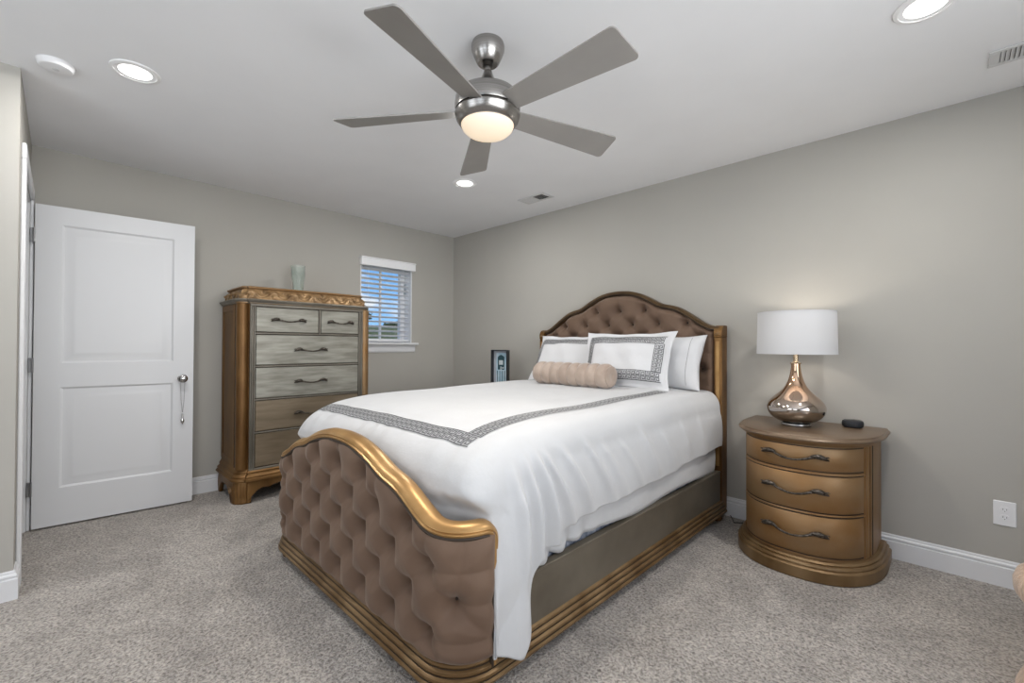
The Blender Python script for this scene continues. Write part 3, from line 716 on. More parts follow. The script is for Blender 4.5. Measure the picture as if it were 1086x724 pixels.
H = H*np.sqrt(np.clip(edge*(2-np.clip(edge, 0, 1)), 0, 1))-0.043
MB().grid(np.stack([CX+U, HYP-H, ZZ], -1)).build('headboard_upholstery', M['velvet'], bed, smooth=80)
for (u, z) in bt2:
    if z > 1.2 or (u > 0.55 and z > 0.6): button(u, z, CX+u, HYP+0.0415, (0, -1))
hb = MB(); ub = np.linspace(-0.80, 0.80, 120)
hb.grid(np.array([[(CX+u, -0.036, 0.10), (CX+u, -0.018, 0.10), (CX+u, -0.018, float(zth(u))-0.01), (CX+u, -0.036, float(zth(u))-0.01)] for u in ub]), cv=True)
hb.build('headboard_back', M['bronze'], bed)
ptsH = []; frH = []
us = np.linspace(-0.79, 0.79, 260)
for i, u in enumerate(us):
    e = 1e-3; dz = float(zth(u+e)-zth(u-e))/(2*e); L = math.hypot(1, dz)
    ptsH.append((CX+u, HYP, float(zth(u))-0.020)); frH.append((np.array([0, -1.0, 0]), np.array([-dz/L, 0, 1/L])))
prof_h = [(0.022, 0.000), (0.030, 0.004), (0.031, 0.010), (0.026, 0.013), (0.028, 0.018), (0.022, 0.024), (0.006, 0.027), (-0.030, 0.026), (-0.046, 0.022), (-0.050, 0.012), (-0.050, -0.01), (0.0, -0.01)]
frame_sweep(ptsH, frH, prof_h).build('headboard_crest', M['crest'], bed, smooth=50)
frame_sweep(ptsH, frH, [(0.02, -0.004), (0.027, -0.003), (0.028, 0.002), (0.022, 0.003)]).build('crest_bead', M['groove'], bed)
for s in (-1, 1):
    xa, xb = sorted((CX+s*(HPX-0.002), CX+s*(HX+0.010)))
    po = MB(); po.rbox(xa, xb, -0.125, -0.020, 0.055, 1.235, 0.007)
    po.rbox(xa-0.002, xb+0.002, -0.128, -0.018, 1.232, 1.246, 0.005)
    # scrolled capital
    P = []
    for y, z in [(-0.123, 1.246), (-0.126, 1.262), (-0.122, 1.278), (-0.112, 1.296), (-0.095, 1.309), (-0.070, 1.314), (-0.022, 1.312), (-0.022, 1.246)]: P.append((y, z))
    po.prism(P, xa, xb, axis=0)
    po.build('post', M['goldlit'] if False else M['gold'], bed, smooth=30)
    xc = (xa+xb)/2; ins = MB()
    ins.rbox(xc-0.011, xc+0.011, -0.1285, -0.1235, 0.36, 1.205, 0.002); ins.build('post_inlay', M['goldlit'], bed)
    lf = MB(); 
    for k in range(5):
        zz = 1.252+k*0.010; lf.tube([(xc-0.016+0.002*k, -0.124+0.0045*k*k*0.35, zz), (xc, -0.128+0.0045*k*k*0.35, zz+0.004), (xc+0.016-0.002*k, -0.124+0.0045*k*k*0.35, zz)], 0.0032, 6)
    lf.build('carved_leaf', M['carve'], bed)

# --- box spring and mattress
def soft_box(x0, x1, y0, y1, z0, z1, r=0.05, n=5):
    b = MB(); P = []
    def ring(ins, z):
        L = []; rr = max(r*1.4-ins, 0.01)
        for cx, cy, a0 in ((x1-ins-rr, y0+ins+rr, -90), (x1-ins-rr, y1-ins-rr, 0), (x0+ins+rr, y1-ins-rr, 90), (x0+ins+rr, y0+ins+rr, 180)):
            for k in range(7): a = math.radians(a0+15*k); L.append((cx+rr*math.cos(a), cy+rr*math.sin(a), z))
        return L
    for k in range(n+1): t = PI/2*k/n; P.append(ring(r*(1-math.sin(t)), z0+r*(1-math.cos(t))))
    for k in range(n+1): t = PI/2*k/n; P.append(ring(r*(1-math.cos(t)), z1-r*(1-math.sin(t))))
    b.grid(P, cv=True); m = len(P[0]); b.f.append(tuple(range(m))); b.f.append(tuple((len(P)-1)*m+k for k in range(m)))
    return b
tag(soft_box(CX-0.76, CX+0.76, -2.22, -0.14, 0.15, 0.40, 0.02).build('box_spring', M['boxspring'], smooth=50), 'blue-grey box spring showing in slivers above the near side rail', 'box spring')
tag(soft_box(CX-0.735, CX+0.735, -2.06, -0.14, 0.402, 0.775, 0.09).build('mattress', M['cotton'], smooth=50), 'white queen mattress beneath the sheet and duvet on the bed', 'mattress')

# --- sheet hanging between duvet and rail
def sheet():
    b = MB(); ny_, nz_ = 260, 14
    for s in (1,):
        P = np.zeros((ny_, nz_, 3))
        for i in range(ny_):
            y = -0.17-(2.20-0.17)*i/(ny_-1)
            foot = float(smooth01((-y-1.45)/0.5))
            zb = 0.338 + 0.012*math.sin(y*7) + foot*(0.010*math.sin(y*52)+0.012)
            for j in range(nz_):
                q = j/(nz_-1); z = 0.60+(zb-0.60)*q
                x = HX-0.022+0.006*math.sin(y*9+1)*q + foot*q*0.016*math.sin(y*52+2.2*q) + 0.014*q*math.sin(q*3)
                P[i, j] = (CX+s*x, y, z)
        b.grid(P)
    o = b.build('bed_sheet', M['cotton'], smooth=80)
    md = o.modifiers.new('thickness', 'SOLIDIFY'); md.thickness = 0.004; md.offset = 0
    return tag(o, 'white sheet with a rippled hem hanging below the duvet over the side rail', 'sheet')
sheet()

# --- duvet
F0, RE = 0.685, 0.125
yz = [(-0.14, 0.880), (-0.5, 0.884), (-1.0, 0.878), (-1.5, 0.872), (-1.85, 0.866), (-1.98, 0.856), (-2.08, 0.840), (-2.16, 0.815), (-2.22, 0.786), (-2.27, 0.742), (-2.298, 0.69), (-2.308, 0.62), (-2.310, 0.50)]
_py = np.array([p[0] for p in yz]); _pz = np.array([p[1] for p in yz])
_t = np.concatenate([[0], np.cumsum(np.hypot(np.diff(_py), np.diff(_pz)))]); TL = _t[-1]
def hem_z(y):
    return interp(-np.asarray(y, float), [(0.1, 0.505), (0.5, 0.50), (1.07, 0.470), (1.56, 0.462), (1.82, 0.452), (1.93, 0.415), (2.02, 0.395), (2.065, 0.26), (2.10, 0.15), (2.15, 0.098), (2.22, 0.105), (2.3, 0.13)])
# drapery folds on the near side: (y0, z0, y1, z1, width, height)
FOLDS = [(-2.02, 0.82, -1.90, 0.30, 0.016, 0.020), (-2.06, 0.80, -2.00, 0.20, 0.014, 0.016), (-2.12, 0.78, -2.10, 0.12, 0.018, 0.018), (-1.98, 0.80, -1.80, 0.45, 0.014, 0.013), (-1.88, 0.80, -1.66, 0.46, 0.018, 0.011),
         (-1.72, 0.80, -1.48, 0.46, 0.016, 0.010), (-1.60, 0.78, -1.38, 0.46, 0.020, 0.008), (-1.45, 0.76, -1.22, 0.48, 0.018, 0.007), (-1.25, 0.80, -1.05, 0.48, 0.022, 0.008), (-1.02, 0.74, -0.86, 0.49, 0.020, 0.006), (-0.78, 0.78, -0.66, 0.50, 0.022, 0.006), (-0.52, 0.76, -0.46, 0.52, 0.02, 0.005)]
def duvet_shape(s, t):
    y = interp(t, list(zip(_t, _py))); zt = interp(t, list(zip(_t, _pz)))
    f2 = smooth01((-y-1.80)/0.45); re = RE+f2*np.where(s < 0, 0.01, 0.05); f0 = 0.81-re
    phi = smooth01((-y-1.98)/0.22)*np.where(s < 0, 0.38, 0.10)
    return y, zt, re, f0, PI/2-phi
def duvet_pt(a, t):
    """a: signed cloth distance from the centre line, t: distance from the head edge"""
    a = np.asarray(a, float); t = np.asarray(t, float)
    s = np.where(a < 0, -1.0, 1.0); aa = np.abs(a)
    y, zt, re, f0, thm = duvet_shape(s, t)
    th = np.clip((aa-f0)/re, 0, thm); dn = np.maximum(aa-f0-re*thm, 0)
    bul = 0.020*np.sin(np.clip(dn/0.36, 0, 1)*PI)
    foot = smooth01((-y-1.95)/0.2)
    x = np.where(aa < f0, aa, f0+re*np.sin(th))+bul*np.clip(dn/0.05, 0, 1)+dn*np.cos(thm)
    z = zt-re*(1-np.cos(th))-dn*np.sin(thm)
    y = y+0.070*smooth01((0.66-z)/0.08)*smooth01((aa-0.5)/0.20)*smooth01((-y-2.12)/0.15)
    top = 1-smooth01((aa-f0)/0.1)
    z = z+top*(0.0018*np.sin(aa*9*s+y*5)+0.0015*np.sin(y*11+1.7*aa)+0.0012*np.sin(aa*23*s-y*7.0))
    z = z-0.010*top*smooth01((aa-0.45)/0.25)
    # soft creases where the cloth is pulled down behind the footboard
    wr = smooth01((-y-2.17)/0.07)*top
    z = z+wr*0.0035*np.sin(a*44+2*np.sin(a*9))
    fx = np.zeros_like(z)
    sidem = smooth01((aa-f0-0.06)/0.10)
    for (y0, z0, y1, z1, w_, h_) in FOLDS:
        q = np.clip((z0-z)/(z0-z1), 0, 1.25); yl = y0+(y1-y0)*q
        fx = fx+(2.6 if y0 < -1.85 else 1.9)*h_*np.exp(-((y-yl)/(w_*(1.05+1.3*q)))**2)*smooth01(q*3.2)*(1-0.45*smooth01((q-0.55)/0.5)*(y1 > -1.95))
    k = np.clip(dn/0.35, 0, 1)
    fx = fx+0.002*np.sin(y*31+z*9)*k+0.006*np.sin(y*13+1)*k+foot*0.010*np.sin(y*46+2.0*z)*k
    x = x+fx*sidem
    return np.stack([CX+s*x, y, z], -1)
def duvet_a(c, t):
    s = np.where(c < 0, -1.0, 1.0); y, zt, re, f0, thm = duvet_shape(s, t)
    A1 = f0+re*thm; hem = np.where(s < 0, np.maximum(hem_z(y), 0.33), hem_z(y))
    dn = np.maximum((zt-re*(1-np.cos(thm))-hem)/np.sin(thm), 0.02); cc = np.abs(c)
    return s*np.where(cc < 0.55, cc/0.55*A1, A1+(cc-0.55)/0.45*dn)
nc, nt_ = 281, 430
Cc, Tt = np.meshgrid(np.linspace(-1, 1, nc), np.linspace(0, TL, nt_), indexing='ij')
DP = duvet_pt(duvet_a(Cc, Tt), Tt)
dv = MB().grid(DP).build('duvet', M['cotton'], smooth=85)
md = dv.modifiers.new('thickness', 'SOLIDIFY'); md.thickness = 0.010; md.offset = -1
tag(dv, 'white duvet with a grey Greek key border spread over the bed', 'duvet')

KEY = [((0, 0), (5, 0)), ((0, 0), (0, 4)), ((0, 4), (3.7, 4)), ((3.7, 4), (3.7, 1.35)), ((3.7, 1.35), (1.6, 1.35)), ((1.6, 1.35), (1.6, 2.7))]
def greek(length, unit, rows=2, lw=0.66, gap=1.0):
    """rectangles (s0, s1, w0, w1) of a double Greek key band, s along, w across"""
    R = []; n = max(1, int(round(length/(5*unit)))); sc = length/(5*n*unit)
    for r in range(rows):
        for k in range(n):
            for (p, q) in KEY:
                x0, x1 = sorted((p[0], q[0])); y0, y1 = sorted((p[1], q[1]))
                h = lw/2
                x0, x1, y0, y1 = x0-h+5*k, x1+h+5*k, y0-h, y1+h
                if r == 1: y0, y1 = 8+gap-y1+0.0, 8+gap-y0+0.0
                R.append((x0*unit*sc, x1*unit*sc, y0*unit, y1*unit))
    return R
def embroider(surf, rects, off=0.0016, maxl=0.012):
    """surf(p, q) -> points; rects as (p0, p1, q0, q1)"""
    b = MB(); rc = []
    for (p0, p1, q0, q1) in rects:
        n = max(1, int(math.ceil((p1-p0)/maxl))); m = max(1, int(math.ceil((q1-q0)/maxl)))
        for i in range(n):
            for j in range(m):
                a0, a1 = p0+(p1-p0)*i/n, p0+(p1-p0)*(i+1)/n; c0, c1 = q0+(q1-q0)*j/m, q0+(q1-q0)*(j+1)/m
                rc.append(((a0, c0), (a1, c0), (a1, c1), (a0, c1)))
    Q = np.array(rc); pp = Q[..., 0]; qq = Q[..., 1]; e = 1e-3
    S0 = surf(pp, qq); Sa = surf(pp+e, qq)-S0; Sb = surf(pp, qq+e)-S0
    Nn = np.cross(Sa, Sb); Nn /= (np.linalg.norm(Nn, axis=-1, keepdims=True)+1e-12)
    S = S0+Nn*off
    V = S.reshape(-1, 3); b.add(V, [(4*i, 4*i+1, 4*i+2, 4*i+3) for i in range(len(Q))])
    return b
un = 0.0080; BW = 9*un
t_of = lambda y: float(np.interp(-y, -_py, _t))
A_R, A_L = 0.640, 0.800; TS = t_of(-2.200)
rects = []
for (s0, s1, w0, w1) in greek(A_R+A_L, un): rects.append((-A_L+s0, -A_L+s1, TS-BW+w0, TS-BW+w1))
T0 = 0.42; Ls = TS-BW-T0
for sgn in (1, -1):
    for (s0, s1, w0, w1) in greek(Ls, un):
        q = (A_R-BW+w0, A_R-BW+w1) if sgn > 0 else (-A_L+BW-w1, -A_L+BW-w0)
        rects.append((q[0], q[1], T0+s0, T0+s1))
def dsurf(p, q): return duvet_pt(p, q)
gb = embroider(dsurf, rects, off=-0.0030)
tz = gb.build('greek_key_border', M['thread'], dv, smooth=0)

# --- pillows
def pillow(cx, cz, cy, Wd, Hh, Th, lean, yaw, fl=0.0, label='', mt='sham', key=False, line=False, grp=None, seedv=1, name='pillow'):
    rr = np.random.RandomState(seedv); ph = rr.uniform(0, 6, 6)
    R = Matrix.Rotation(yaw, 3, 'Z') @ Matrix.Rotation(lean, 3, 'X')
    Rn = np.array(R)
    root = thing(name, (cx, cy, cz), label, 'pillow', grp)
    def surf(u, v, sd):
        u = np.asarray(u, float); v = np.asarray(v, float)
        # u, v in metres from the middle
        a = np.clip(np.abs(u)/(Wd/2-fl), 0, 1); b = np.clip(np.abs(v)/(Hh/2-fl), 0, 1)
        th = Th/2*np.power(np.clip((1-a**2.6), 0, 1)*np.clip((1-b**2.6), 0, 1), 0.52)
        pinch = 1-0.085*np.clip((np.abs(v)/(Hh/2)), 0, 1)**0*(1-(np.abs(v)/(Hh/2))**2)*(np.abs(u)/(Wd/2))**3
        pv = 1-0.090*(1-(np.abs(u)/(Wd/2))**2)*(np.abs(v)/(Hh/2))**3
        w_ = 0.006*np.sin(u*21+ph[0]+v*7)+0.005*np.sin(v*27+ph[1])+0.004*np.sin(u*39+v*23+ph[2])
        ed = np.clip(th/(Th/2), 0, 1)
        flw = (0.006*np.sin(u*26+ph[3])+0.006*np.sin(v*30+ph[4]))*(1-ed)
        y = -sd*(th+0.0025+w_*ed*0.8)+flw
        sag = -0.02*ed*(v/Hh)
        L = np.stack([u*pinch, y, v*pv+sag+Hh/2], -1)
        return L@Rn.T+np.array([cx, cy, cz])
    n, m = 60, 44
    uu = np.sin(np.linspace(-PI/2, PI/2, n))*Wd/2; vv = np.sin(np.linspace(-PI/2, PI/2, m))*Hh/2
    U, V = np.meshgrid(uu, vv, indexing='ij')
    b = MB(); A = surf(U, V, 1); B = surf(U, V, -1); b.grid(A); b.grid(B)
    # close the rim
    def rim(P): return np.concatenate([P[:, 0], P[-1, 1:], P[::-1, -1][1:], P[0, ::-1][1:-1]])
    ra, rb = rim(A), rim(B); k = len(ra); b.add(np.concatenate([ra, rb]), [(i, (i+1) % k, k+(i+1) % k, k+i) for i in range(k)])
    o = b.build('pillow_case', M[mt], root, smooth=80)
    if key:
        e = 0.050; un = 0.0068; bw = 9*un; W2, H2 = Wd/2-e, Hh/2-e; R = []
        for (s0, s1, w0, w1) in greek(2*W2, un): R.append((-W2+s0, -W2+s1, H2-bw+w0, H2-bw+w1)); R.append((-W2+s0, -W2+s1, -H2+bw-w1, -H2+bw-w0))
        for (s0, s1, w0, w1) in greek(2*(H2-bw)-0.008, un): R.append((W2-bw+w0, W2-bw+w1, -H2+bw+0.004+s0, -H2+bw+0.004+s1)); R.append((-W2+bw-w1, -W2+bw-w0, -H2+bw+0.004+s0, -H2+bw+0.004+s1))
        embroider(lambda p, q: surf(p, q, 1), R, off=0.0022).build('greek_key_border', M['thread'], root, smooth=0)
    if line:
        R = [(Wd/2-0.085, Wd/2-0.083, -Hh/2+0.02, Hh/2-0.02)]
        embroider(lambda p, q: surf(p, q, 1), R, off=0.0018).build('hem_stitching', M['thread'], root, smooth=0)
    return root
ZP = 0.868
pillow(2.675, ZP, -0.275, 0.66, 0.40, 0.17, math.radians(-20), math.radians(0), 0.0, 'plain white pillow with a thin stitched line, standing behind the near sham', 'sham', False, True, 'white bed pillows', 3)
pillow(1.925, ZP+0.004, -0.385, 0.77, 0.43, 0.17, math.radians(-26), math.radians(-2), 0.035, 'white sham with a grey Greek key border, on the window side of the bed', 'sham', True, False, 'white bed pillows', 5, 'pillow_sham')
pillow(2.535, ZP+0.004, -0.500, 0.70, 0.43, 0.17, math.radians(-21), math.radians(4), 0.035, 'white sham with a grey Greek key border, nearer the lamp and overlapping its neighbour', 'sham', True, False, 'white bed pillows', 8, 'pillow_sham')
# --- bolster
def bolster():
    x0, x1, yc, r = 1.920, 2.560, -0.655, 0.089; zc = ZP+0.006+r
    root = thing('bolster', ((x0+x1)/2, yc, ZP), 'round champagne velvet bolster with channelled ribs lying before the shams', 'bolster')
    b = MB(); n = 150; seg = 56; P = []
    nb_ = 8
    for i in range(n+1):
        q = i/n; x = x0+(x1-x0)*q; rib = abs(math.sin(PI*q*nb_))**0.6
        e = min(q, 1-q)/0.035; er = math.sqrt(max(0.0, 1-(1-min(e, 1))**2))
        rr = r*(0.86+0.14*rib)*(0.80+0.20*er)
        P.append([(x, yc+rr*math.cos(2*PI*k/seg), zc+rr*0.97*math.sin(2*PI*k/seg)) for k in range(seg)])
    b.grid(P, cv=True); b.build('bolster_cover', M['bolster'], root, smooth=60)
    for xe, s in ((x0, -1), (x1, 1)):
        c = MB(); Q = []
        for rr, dx in ((0.80*r, -0.001), (0.81*r, 0.006), (0.76*r, 0.008), (0.4*r, 0.012), (0.10*r, 0.006), (0.0, 0.003)):
            Q.append([(xe+s*dx, yc+rr*math.cos(2*PI*k/seg)*(1+0.012*math.sin(14*2*PI*k/seg)), zc+rr*0.97*math.sin(2*PI*k/seg)) for k in range(seg)])
        c.grid(Q, cv=True); c.build('end_cap', M['bolster'], root, smooth=60)
bolster()

# ------------------------------------------------------------------ shared swooping handle
def handle_mesh(half, sag, scale=1.0):
    """local: x along, y out (towards -y), z up"""
    b = MB(); n = 30; pts = []; rad = []
    for i in range(n+1):
        q = -1+2*i/n; a = abs(q)
        x = q*half*0.62
        z = -sag*math.cos(q*PI/2)**1.3+0.004
        y = -0.022*scale*(1-a**4)-0.006
        pts.append((x, y, z)); rad.append(0.0048+0.0022*a)
    b.tube(pts, rad, 10)
    for s in (-1, 1):
        # leaf
        L = []; rd = []
        for k in range(14):
            q = k/13; L.append((s*half*(0.50+0.52*q), -0.010-0.008*math.sin(q*PI)*scale, 0.003+0.010*math.sin(q*PI*1.15)-0.006*q)); rd.append(0.0020+0.0110*math.sin(min(1, q*1.02)*PI)**0.8)
        b.tube(L, rd, 10)
        for k in range(4):
            q = 0.2+0.2*k; b.tube([(s*half*(0.50+0.52*q), -0.017, 0.004+0.010*math.sin(q*PI)), (s*half*(0.56+0.52*q), -0.018, 0.017-0.002*k), (s*half*(0.62+0.52*q), -0.014, 0.015-0.003*k)], [0.003, 0.0035, 0.001], 6)
        b.tube([(s*half*0.62, 0.001, 0.002), (s*half*0.62, -0.012, 0.002)], 0.006, 10)
    return b
def place(b, f):
    c = MB(); c.v = [tuple(f(Vector(p))) for p in b.v]; c.f = list(b.f); return c

# ------------------------------------------------------------------ nightstand
NX, NY = 3.610, -0.20
def ns_plan(a, bq, n=2.4, back=-0.045, N_=64):
    """outline from the back left round the front to back right"""
    L = [(NX-a, back)]
    for k in range(N_+1):
        th = PI+PI*k/N_; c, s = math.cos(th), math.sin(th)
        L.append((NX+a*math.copysign(abs(c)**(2/n), c), NY+bq*math.copysign(abs(s)**(2/n), s)))
    L.append((NX+a, back)); return L
def ring_body(b, rings):
    P = [[(x, y, z) for x, y in ns_plan(a, bq)] for a, bq, z in rings]; n0 = len(b.v); m = len(P[0])
    b.grid(P, cv=True); b.f.append(tuple(n0+k for k in range(m))); b.f.append(tuple(n0+(len(P)-1)*m+k for k in range(m))); return b
def nightstand():
    t = thing('nightstand', (NX, -0.30, 0), 'bronze half-oval three-drawer nightstand beside the bed under the lamp', 'nightstand', 'bowfront nightstands flanking the bed')
    ring_body(MB(), [(0.344, 0.434, 0.0), (0.350, 0.440, 0.006), (0.350, 0.440, 0.058), (0.345, 0.435, 0.064), (0.340, 0.430, 0.066), (0.341, 0.431, 0.074), (0.335, 0.425, 0.084), (0.328, 0.418, 0.086), (0.330, 0.420, 0.092), (0.322, 0.412, 0.100), (0.30, 0.39, 0.102)]).build('plinth', M['basewood'], t, smooth=30)
    A, B = 0.305, 0.392
    ring_body(MB(), [(A, B, 0.10), (A, B, 0.680)]).build('body', M['bronze'], t, smooth=40)
    ring_body(MB(), [(A, B, 0.668), (0.313, 0.400, 0.672), (0.318, 0.406, 0.680), (0.334, 0.424, 0.688), (0.338, 0.428, 0.694)]).build('top_moulding', M['bronze'], t, smooth=30)
    ring_body(MB(), [(0.338, 0.428, 0.6935), (0.345, 0.435, 0.696), (0.347, 0.437, 0.702), (0.343, 0.433, 0.708), (0.337, 0.427, 0.711), (0.334, 0.424, 0.718), (0.328, 0.418, 0.720), (0.2, 0.3, 0.7205)]).build('top', M['bronze_top'], t, smooth=30)
    # curved drawer fronts
    def curve(dx, off):
        # point on the body outline at horizontal offset dx
        n = 2.4; q = max(0.0, 1-(abs(dx)/A)**n)**(1/n); y = NY-B*q
        e = 1e-3; q2 = max(0.0, 1-(abs(dx+e)/A)**n)**(1/n); y2 = NY-B*q2
        nn = Vector((y2-y, -e)).normalized()
        if nn.y > 0: nn = -nn
        return (NX+dx+nn.x*off, y+nn.y*off, nn)
    xs = np.linspace(-0.268, 0.268, 48)
    for z0, z1 in ((0.545, 0.660), (0.338, 0.520), (0.118, 0.315)):
        b = MB(); P = []
        for dx in xs:
            ed = min(1.0, (0.268-abs(dx))/0.006)
            col = []
            for z, o in ((z0, -0.004), (z0, 0.003), (z0+0.006, 0.0075), (z1-0.006, 0.0075), (z1, 0.003), (z1, -0.004)):
                x, y, nn = curve(dx, o if ed > 0.5 else min(o, 0.002)); col.append((x, y, z))
            P.append(col)
        b.grid(P, cv=True); n0 = 0; b.f.append(tuple(range(6))); b.f.append(tuple((len(P)-1)*6+k for k in range(6)))
        d = b.build('drawer', M['bronze'], t, smooth=40)
        fr_ = MB()
        for zz in (z0-0.004, z1+0.0015):
            fr_.sweep([curve(dx, 0.0)[:2] for dx in xs], [(-0.002, zz-0.0015), (0.003, zz-0.0015), (0.003, zz+0.0035), (-0.002, zz+0.0035)])
        fr_.build('drawer_shadow_line', M['groove'], t, smooth=0)
        hm = handle_mesh(0.142, 0.020)
        zc = (z0+z1)/2+0.008
        def f(p):
            x, y, nn = curve(p.x, 0.007); return Vector((x+nn.x*(-p.y), y+nn.y*(-p.y), zc+p.z))
        place(hm, f).build('handle', M['handle'], d, smooth=50)
    for zz in (0.530, 0.327):
        MB().sweep([curve(dx, 0.0)[:2] for dx in xs], [(-0.002, zz-0.004), (0.008, zz-0.0035), (0.010, zz), (0.008, zz+0.0035), (-0.002, zz+0.004)]).build('drawer_divider', M['bronze'], t, smooth=40)
    for s in (-1, 1):
        for k, (dx, w_) in enumerate(((0.2735, 0.0035), (0.2810, 0.0045), (0.2890, 0.0035), (0.2955, 0.0032))):
            x, y, nn = curve(s*dx, 0.0)
            m = 'gold' if k in (0, 2) else 'groove'
            MB().tube([(x, y, 0.106), (x, y, 0.664)], w_, 10).build('reeding', M[m] if k != 1 else M['bronze'], t)
    return t
ns = nightstand()
ns2 = copy_tree(ns); ns2.location.x = 2*CX-NX; ns2['label'] = 'bronze nightstand hidden beyond the far side of the bed, holding the small picture'
ns2['label'] = 'bronze half-oval nightstand behind the far side of the bed, below the dark picture frame'

# ------------------------------------------------------------------ lamp
LX, LY, LZ = 3.556, -0.280, 0.7210
lamp = thing('table_lamp', (LX, LY, LZ), 'mercury glass teardrop table lamp with a white drum shade on the nightstand', 'lamp')
MB().lathe([(0.0, LZ), (0.073, LZ), (0.076, LZ+0.004), (0.074, LZ+0.012), (0.062, LZ+0.016), (0.0, LZ+0.016)], LX, LY, 48, cap=False).build('lamp_foot', M['nickel'], lamp)
zb = LZ+0.014
bp = [(0.055, 0.0), (0.080, 0.006), (0.110, 0.022), (0.132, 0.043), (0.144, 0.066), (0.147, 0.086), (0.142, 0.106), (0.128, 0.128), (0.108, 0.148), (0.086, 0.168), (0.066, 0.190), (0.050, 0.215), (0.039, 0.242), (0.031, 0.272), (0.026, 0.302), (0.0235, 0.330), (0.0235, 0.338)]
P = []; pr_ = [(float(interp(z, [(b_[1], b_[0]) for b_ in bp])), zb+z) for z in np.linspace(0, 0.338, 60)]
MB().lathe(pr_, LX, LY, 72).build('lamp_body', M['mercury'], lamp, smooth=60)
MB().lathe([(0.0, zb+0.338), (0.028, zb+0.338), (0.029, zb+0.343), (0.018, zb+0.346), (0.013, zb+0.352), (0.013, zb+0.395), (0.016, zb+0.398), (0.016, zb+0.440), (0.0, zb+0.442)], LX, LY, 32, cap=False).build('socket', M['brass'], lamp)
SZ0, SZ1, SR = 1.130, 1.368, 0.196
sh = MB(); sh.lathe([(SR+0.003, SZ0), (SR-0.002, SZ1)], LX, LY, 72, cap=False)
so = sh.build('lamp_shade', M['shade'], lamp, smooth=60)
for z, r in ((SZ0, SR+0.003), (SZ1, SR-0.002)):
    MB().lathe([(r-0.0015, z-0.002), (r+0.0012, z-0.002), (r+0.0012, z+0.002), (r-0.0015, z+0.002), (r-0.0015, z-0.002)], LX, LY, 72, cap=False).build('shade_ring', M['shade'], lamp)
rg = MB()
for k in range(3):
    a = k*2*PI/3; rg.tube([(LX, LY, SZ1-0.015), (LX+(SR-0.004)*math.cos(a), LY+(SR-0.004)*math.sin(a), SZ1-0.003)], 0.0018, 6)
rg.build('shade_spider', M['brass'], lamp)
MB().lathe([(0.0, SZ1-0.022), (0.007, SZ1-0.02), (0.009, SZ1-0.01), (0.005, SZ1-0.002), (0.004, SZ1+0.004), (0.007, SZ1+0.010), (0.0, SZ1+0.017)], LX, LY, 20, cap=False).build('finial', M['chrome'], lamp)
MB().lathe([(0.0, zb+0.435), (0.013, zb+0.44), (0.016, zb+0.455), (0.028, zb+0.480), (0.030, zb+0.50), (0.022, zb+0.52), (0.0, zb+0.53)], LX, LY, 24, cap=False).build('bulb', M['bulb'], lamp)
ll = bpy.data.lights.new('lamp_light', 'POINT'); ll.energy = LAMP_W; ll.color = (1.0, 0.90, 0.78); ll.shadow_soft_size = 0.045
llo = bpy.data.objects.new('lamp_light', ll); C.objects.link(llo); llo.parent = lamp; llo.location = (0, 0, zb+0.56-LZ)

# smart speaker puck
sk = thing('smart_speaker', (3.800, -0.135, 0.7210), 'small round charcoal smart speaker on the nightstand beside the lamp', 'speaker')
MB().lathe([(0.0, 0.7212), (0.040, 0.7212), (0.047, 0.726), (0.050, 0.736), (0.050, 0.746), (0.047, 0.755), (0.044, 0.758)], 3.800, -0.135, 40, cap=False).build('fabric_shell', M['black_plastic'], sk)
MB().lathe([(0.0445, 0.7575), (0.040, 0.7600), (0.0, 0.7602)], 3.800, -0.135, 40, cap=False).build('top_plate', M['frame_black'], sk)

# cord on the carpet between bed and nightstand
cd_ = MB().tube([(3.115, -0.028, 0.012), (3.14, -0.07, 0.010), (3.17, -0.13, 0.008), (3.21, -0.10, 0.008), (3.25, -0.04, 0.010), (3.30, -0.028, 0.012), (3.50, -0.028, 0.012)], 0.003, 8)
tag(cd_.build('power_cord', M['cord']), 'thin black power cord on the carpet between bed and nightstand', 'cord')

# picture in a deep black frame on the far nightstand
PX, PY = 1.115, -0.300
pf = thing('picture_frame', (PX, PY, 0.7210), 'tall black box frame with a teal building print on the far nightstand', 'picture frame')
w2, h2, z0, d2 = 0.086, 0.405, 0.7212, 0.030
f = MB(); fw = 0.008
f.box(PX-w2, PX-w2+fw, PY-d2, PY+d2, z0, z0+h2).box(PX+w2-fw, PX+w2, PY-d2, PY+d2, z0, z0+h2).box(PX-w2+fw, PX+w2-fw, PY-d2, PY+d2, z0, z0+fw).box(PX-w2+fw, PX+w2-fw, PY-d2, PY+d2, z0+h2-fw, z0+h2).box(PX-w2+fw, PX+w2-fw, PY+d2-0.006, PY+d2, z0+fw, z0+h2-fw)
f.build('frame', M['frame_black'], pf, smooth=0)
MB().box(PX-w2+fw, PX+w2-fw, PY+d2-0.010, PY+d2-0.006, z0+fw, z0+h2-fw).build('mat_board', M['print_mat'], pf, smooth=0)
MB().box(PX-0.050, PX+0.055, PY+d2-0.013, PY+d2-0.010, z0+0.06, z0+h2-0.030).build('print', M['print_bg'], pf, smooth=0)
yk = PY+d2-0.015; bdg = MB()
bdg.prism([(PX-0.034, z0+0.215), (PX+0.036, z0+0.215), (PX+0.036, z0+0.335), (PX+0.020, z0+0.350), (PX, z0+0.358), (PX-0.022, z0+0.348), (PX-0.034, z0+0.335)], yk, yk+0.002, axis=1)
for k in range(4): bdg.box(PX-0.040+k*0.025, PX-0.033+k*0.025, yk, yk+0.002, z0+0.10, z0+0.205)
bdg.build('building_drawing', M['print_dark'], pf, smooth=0)
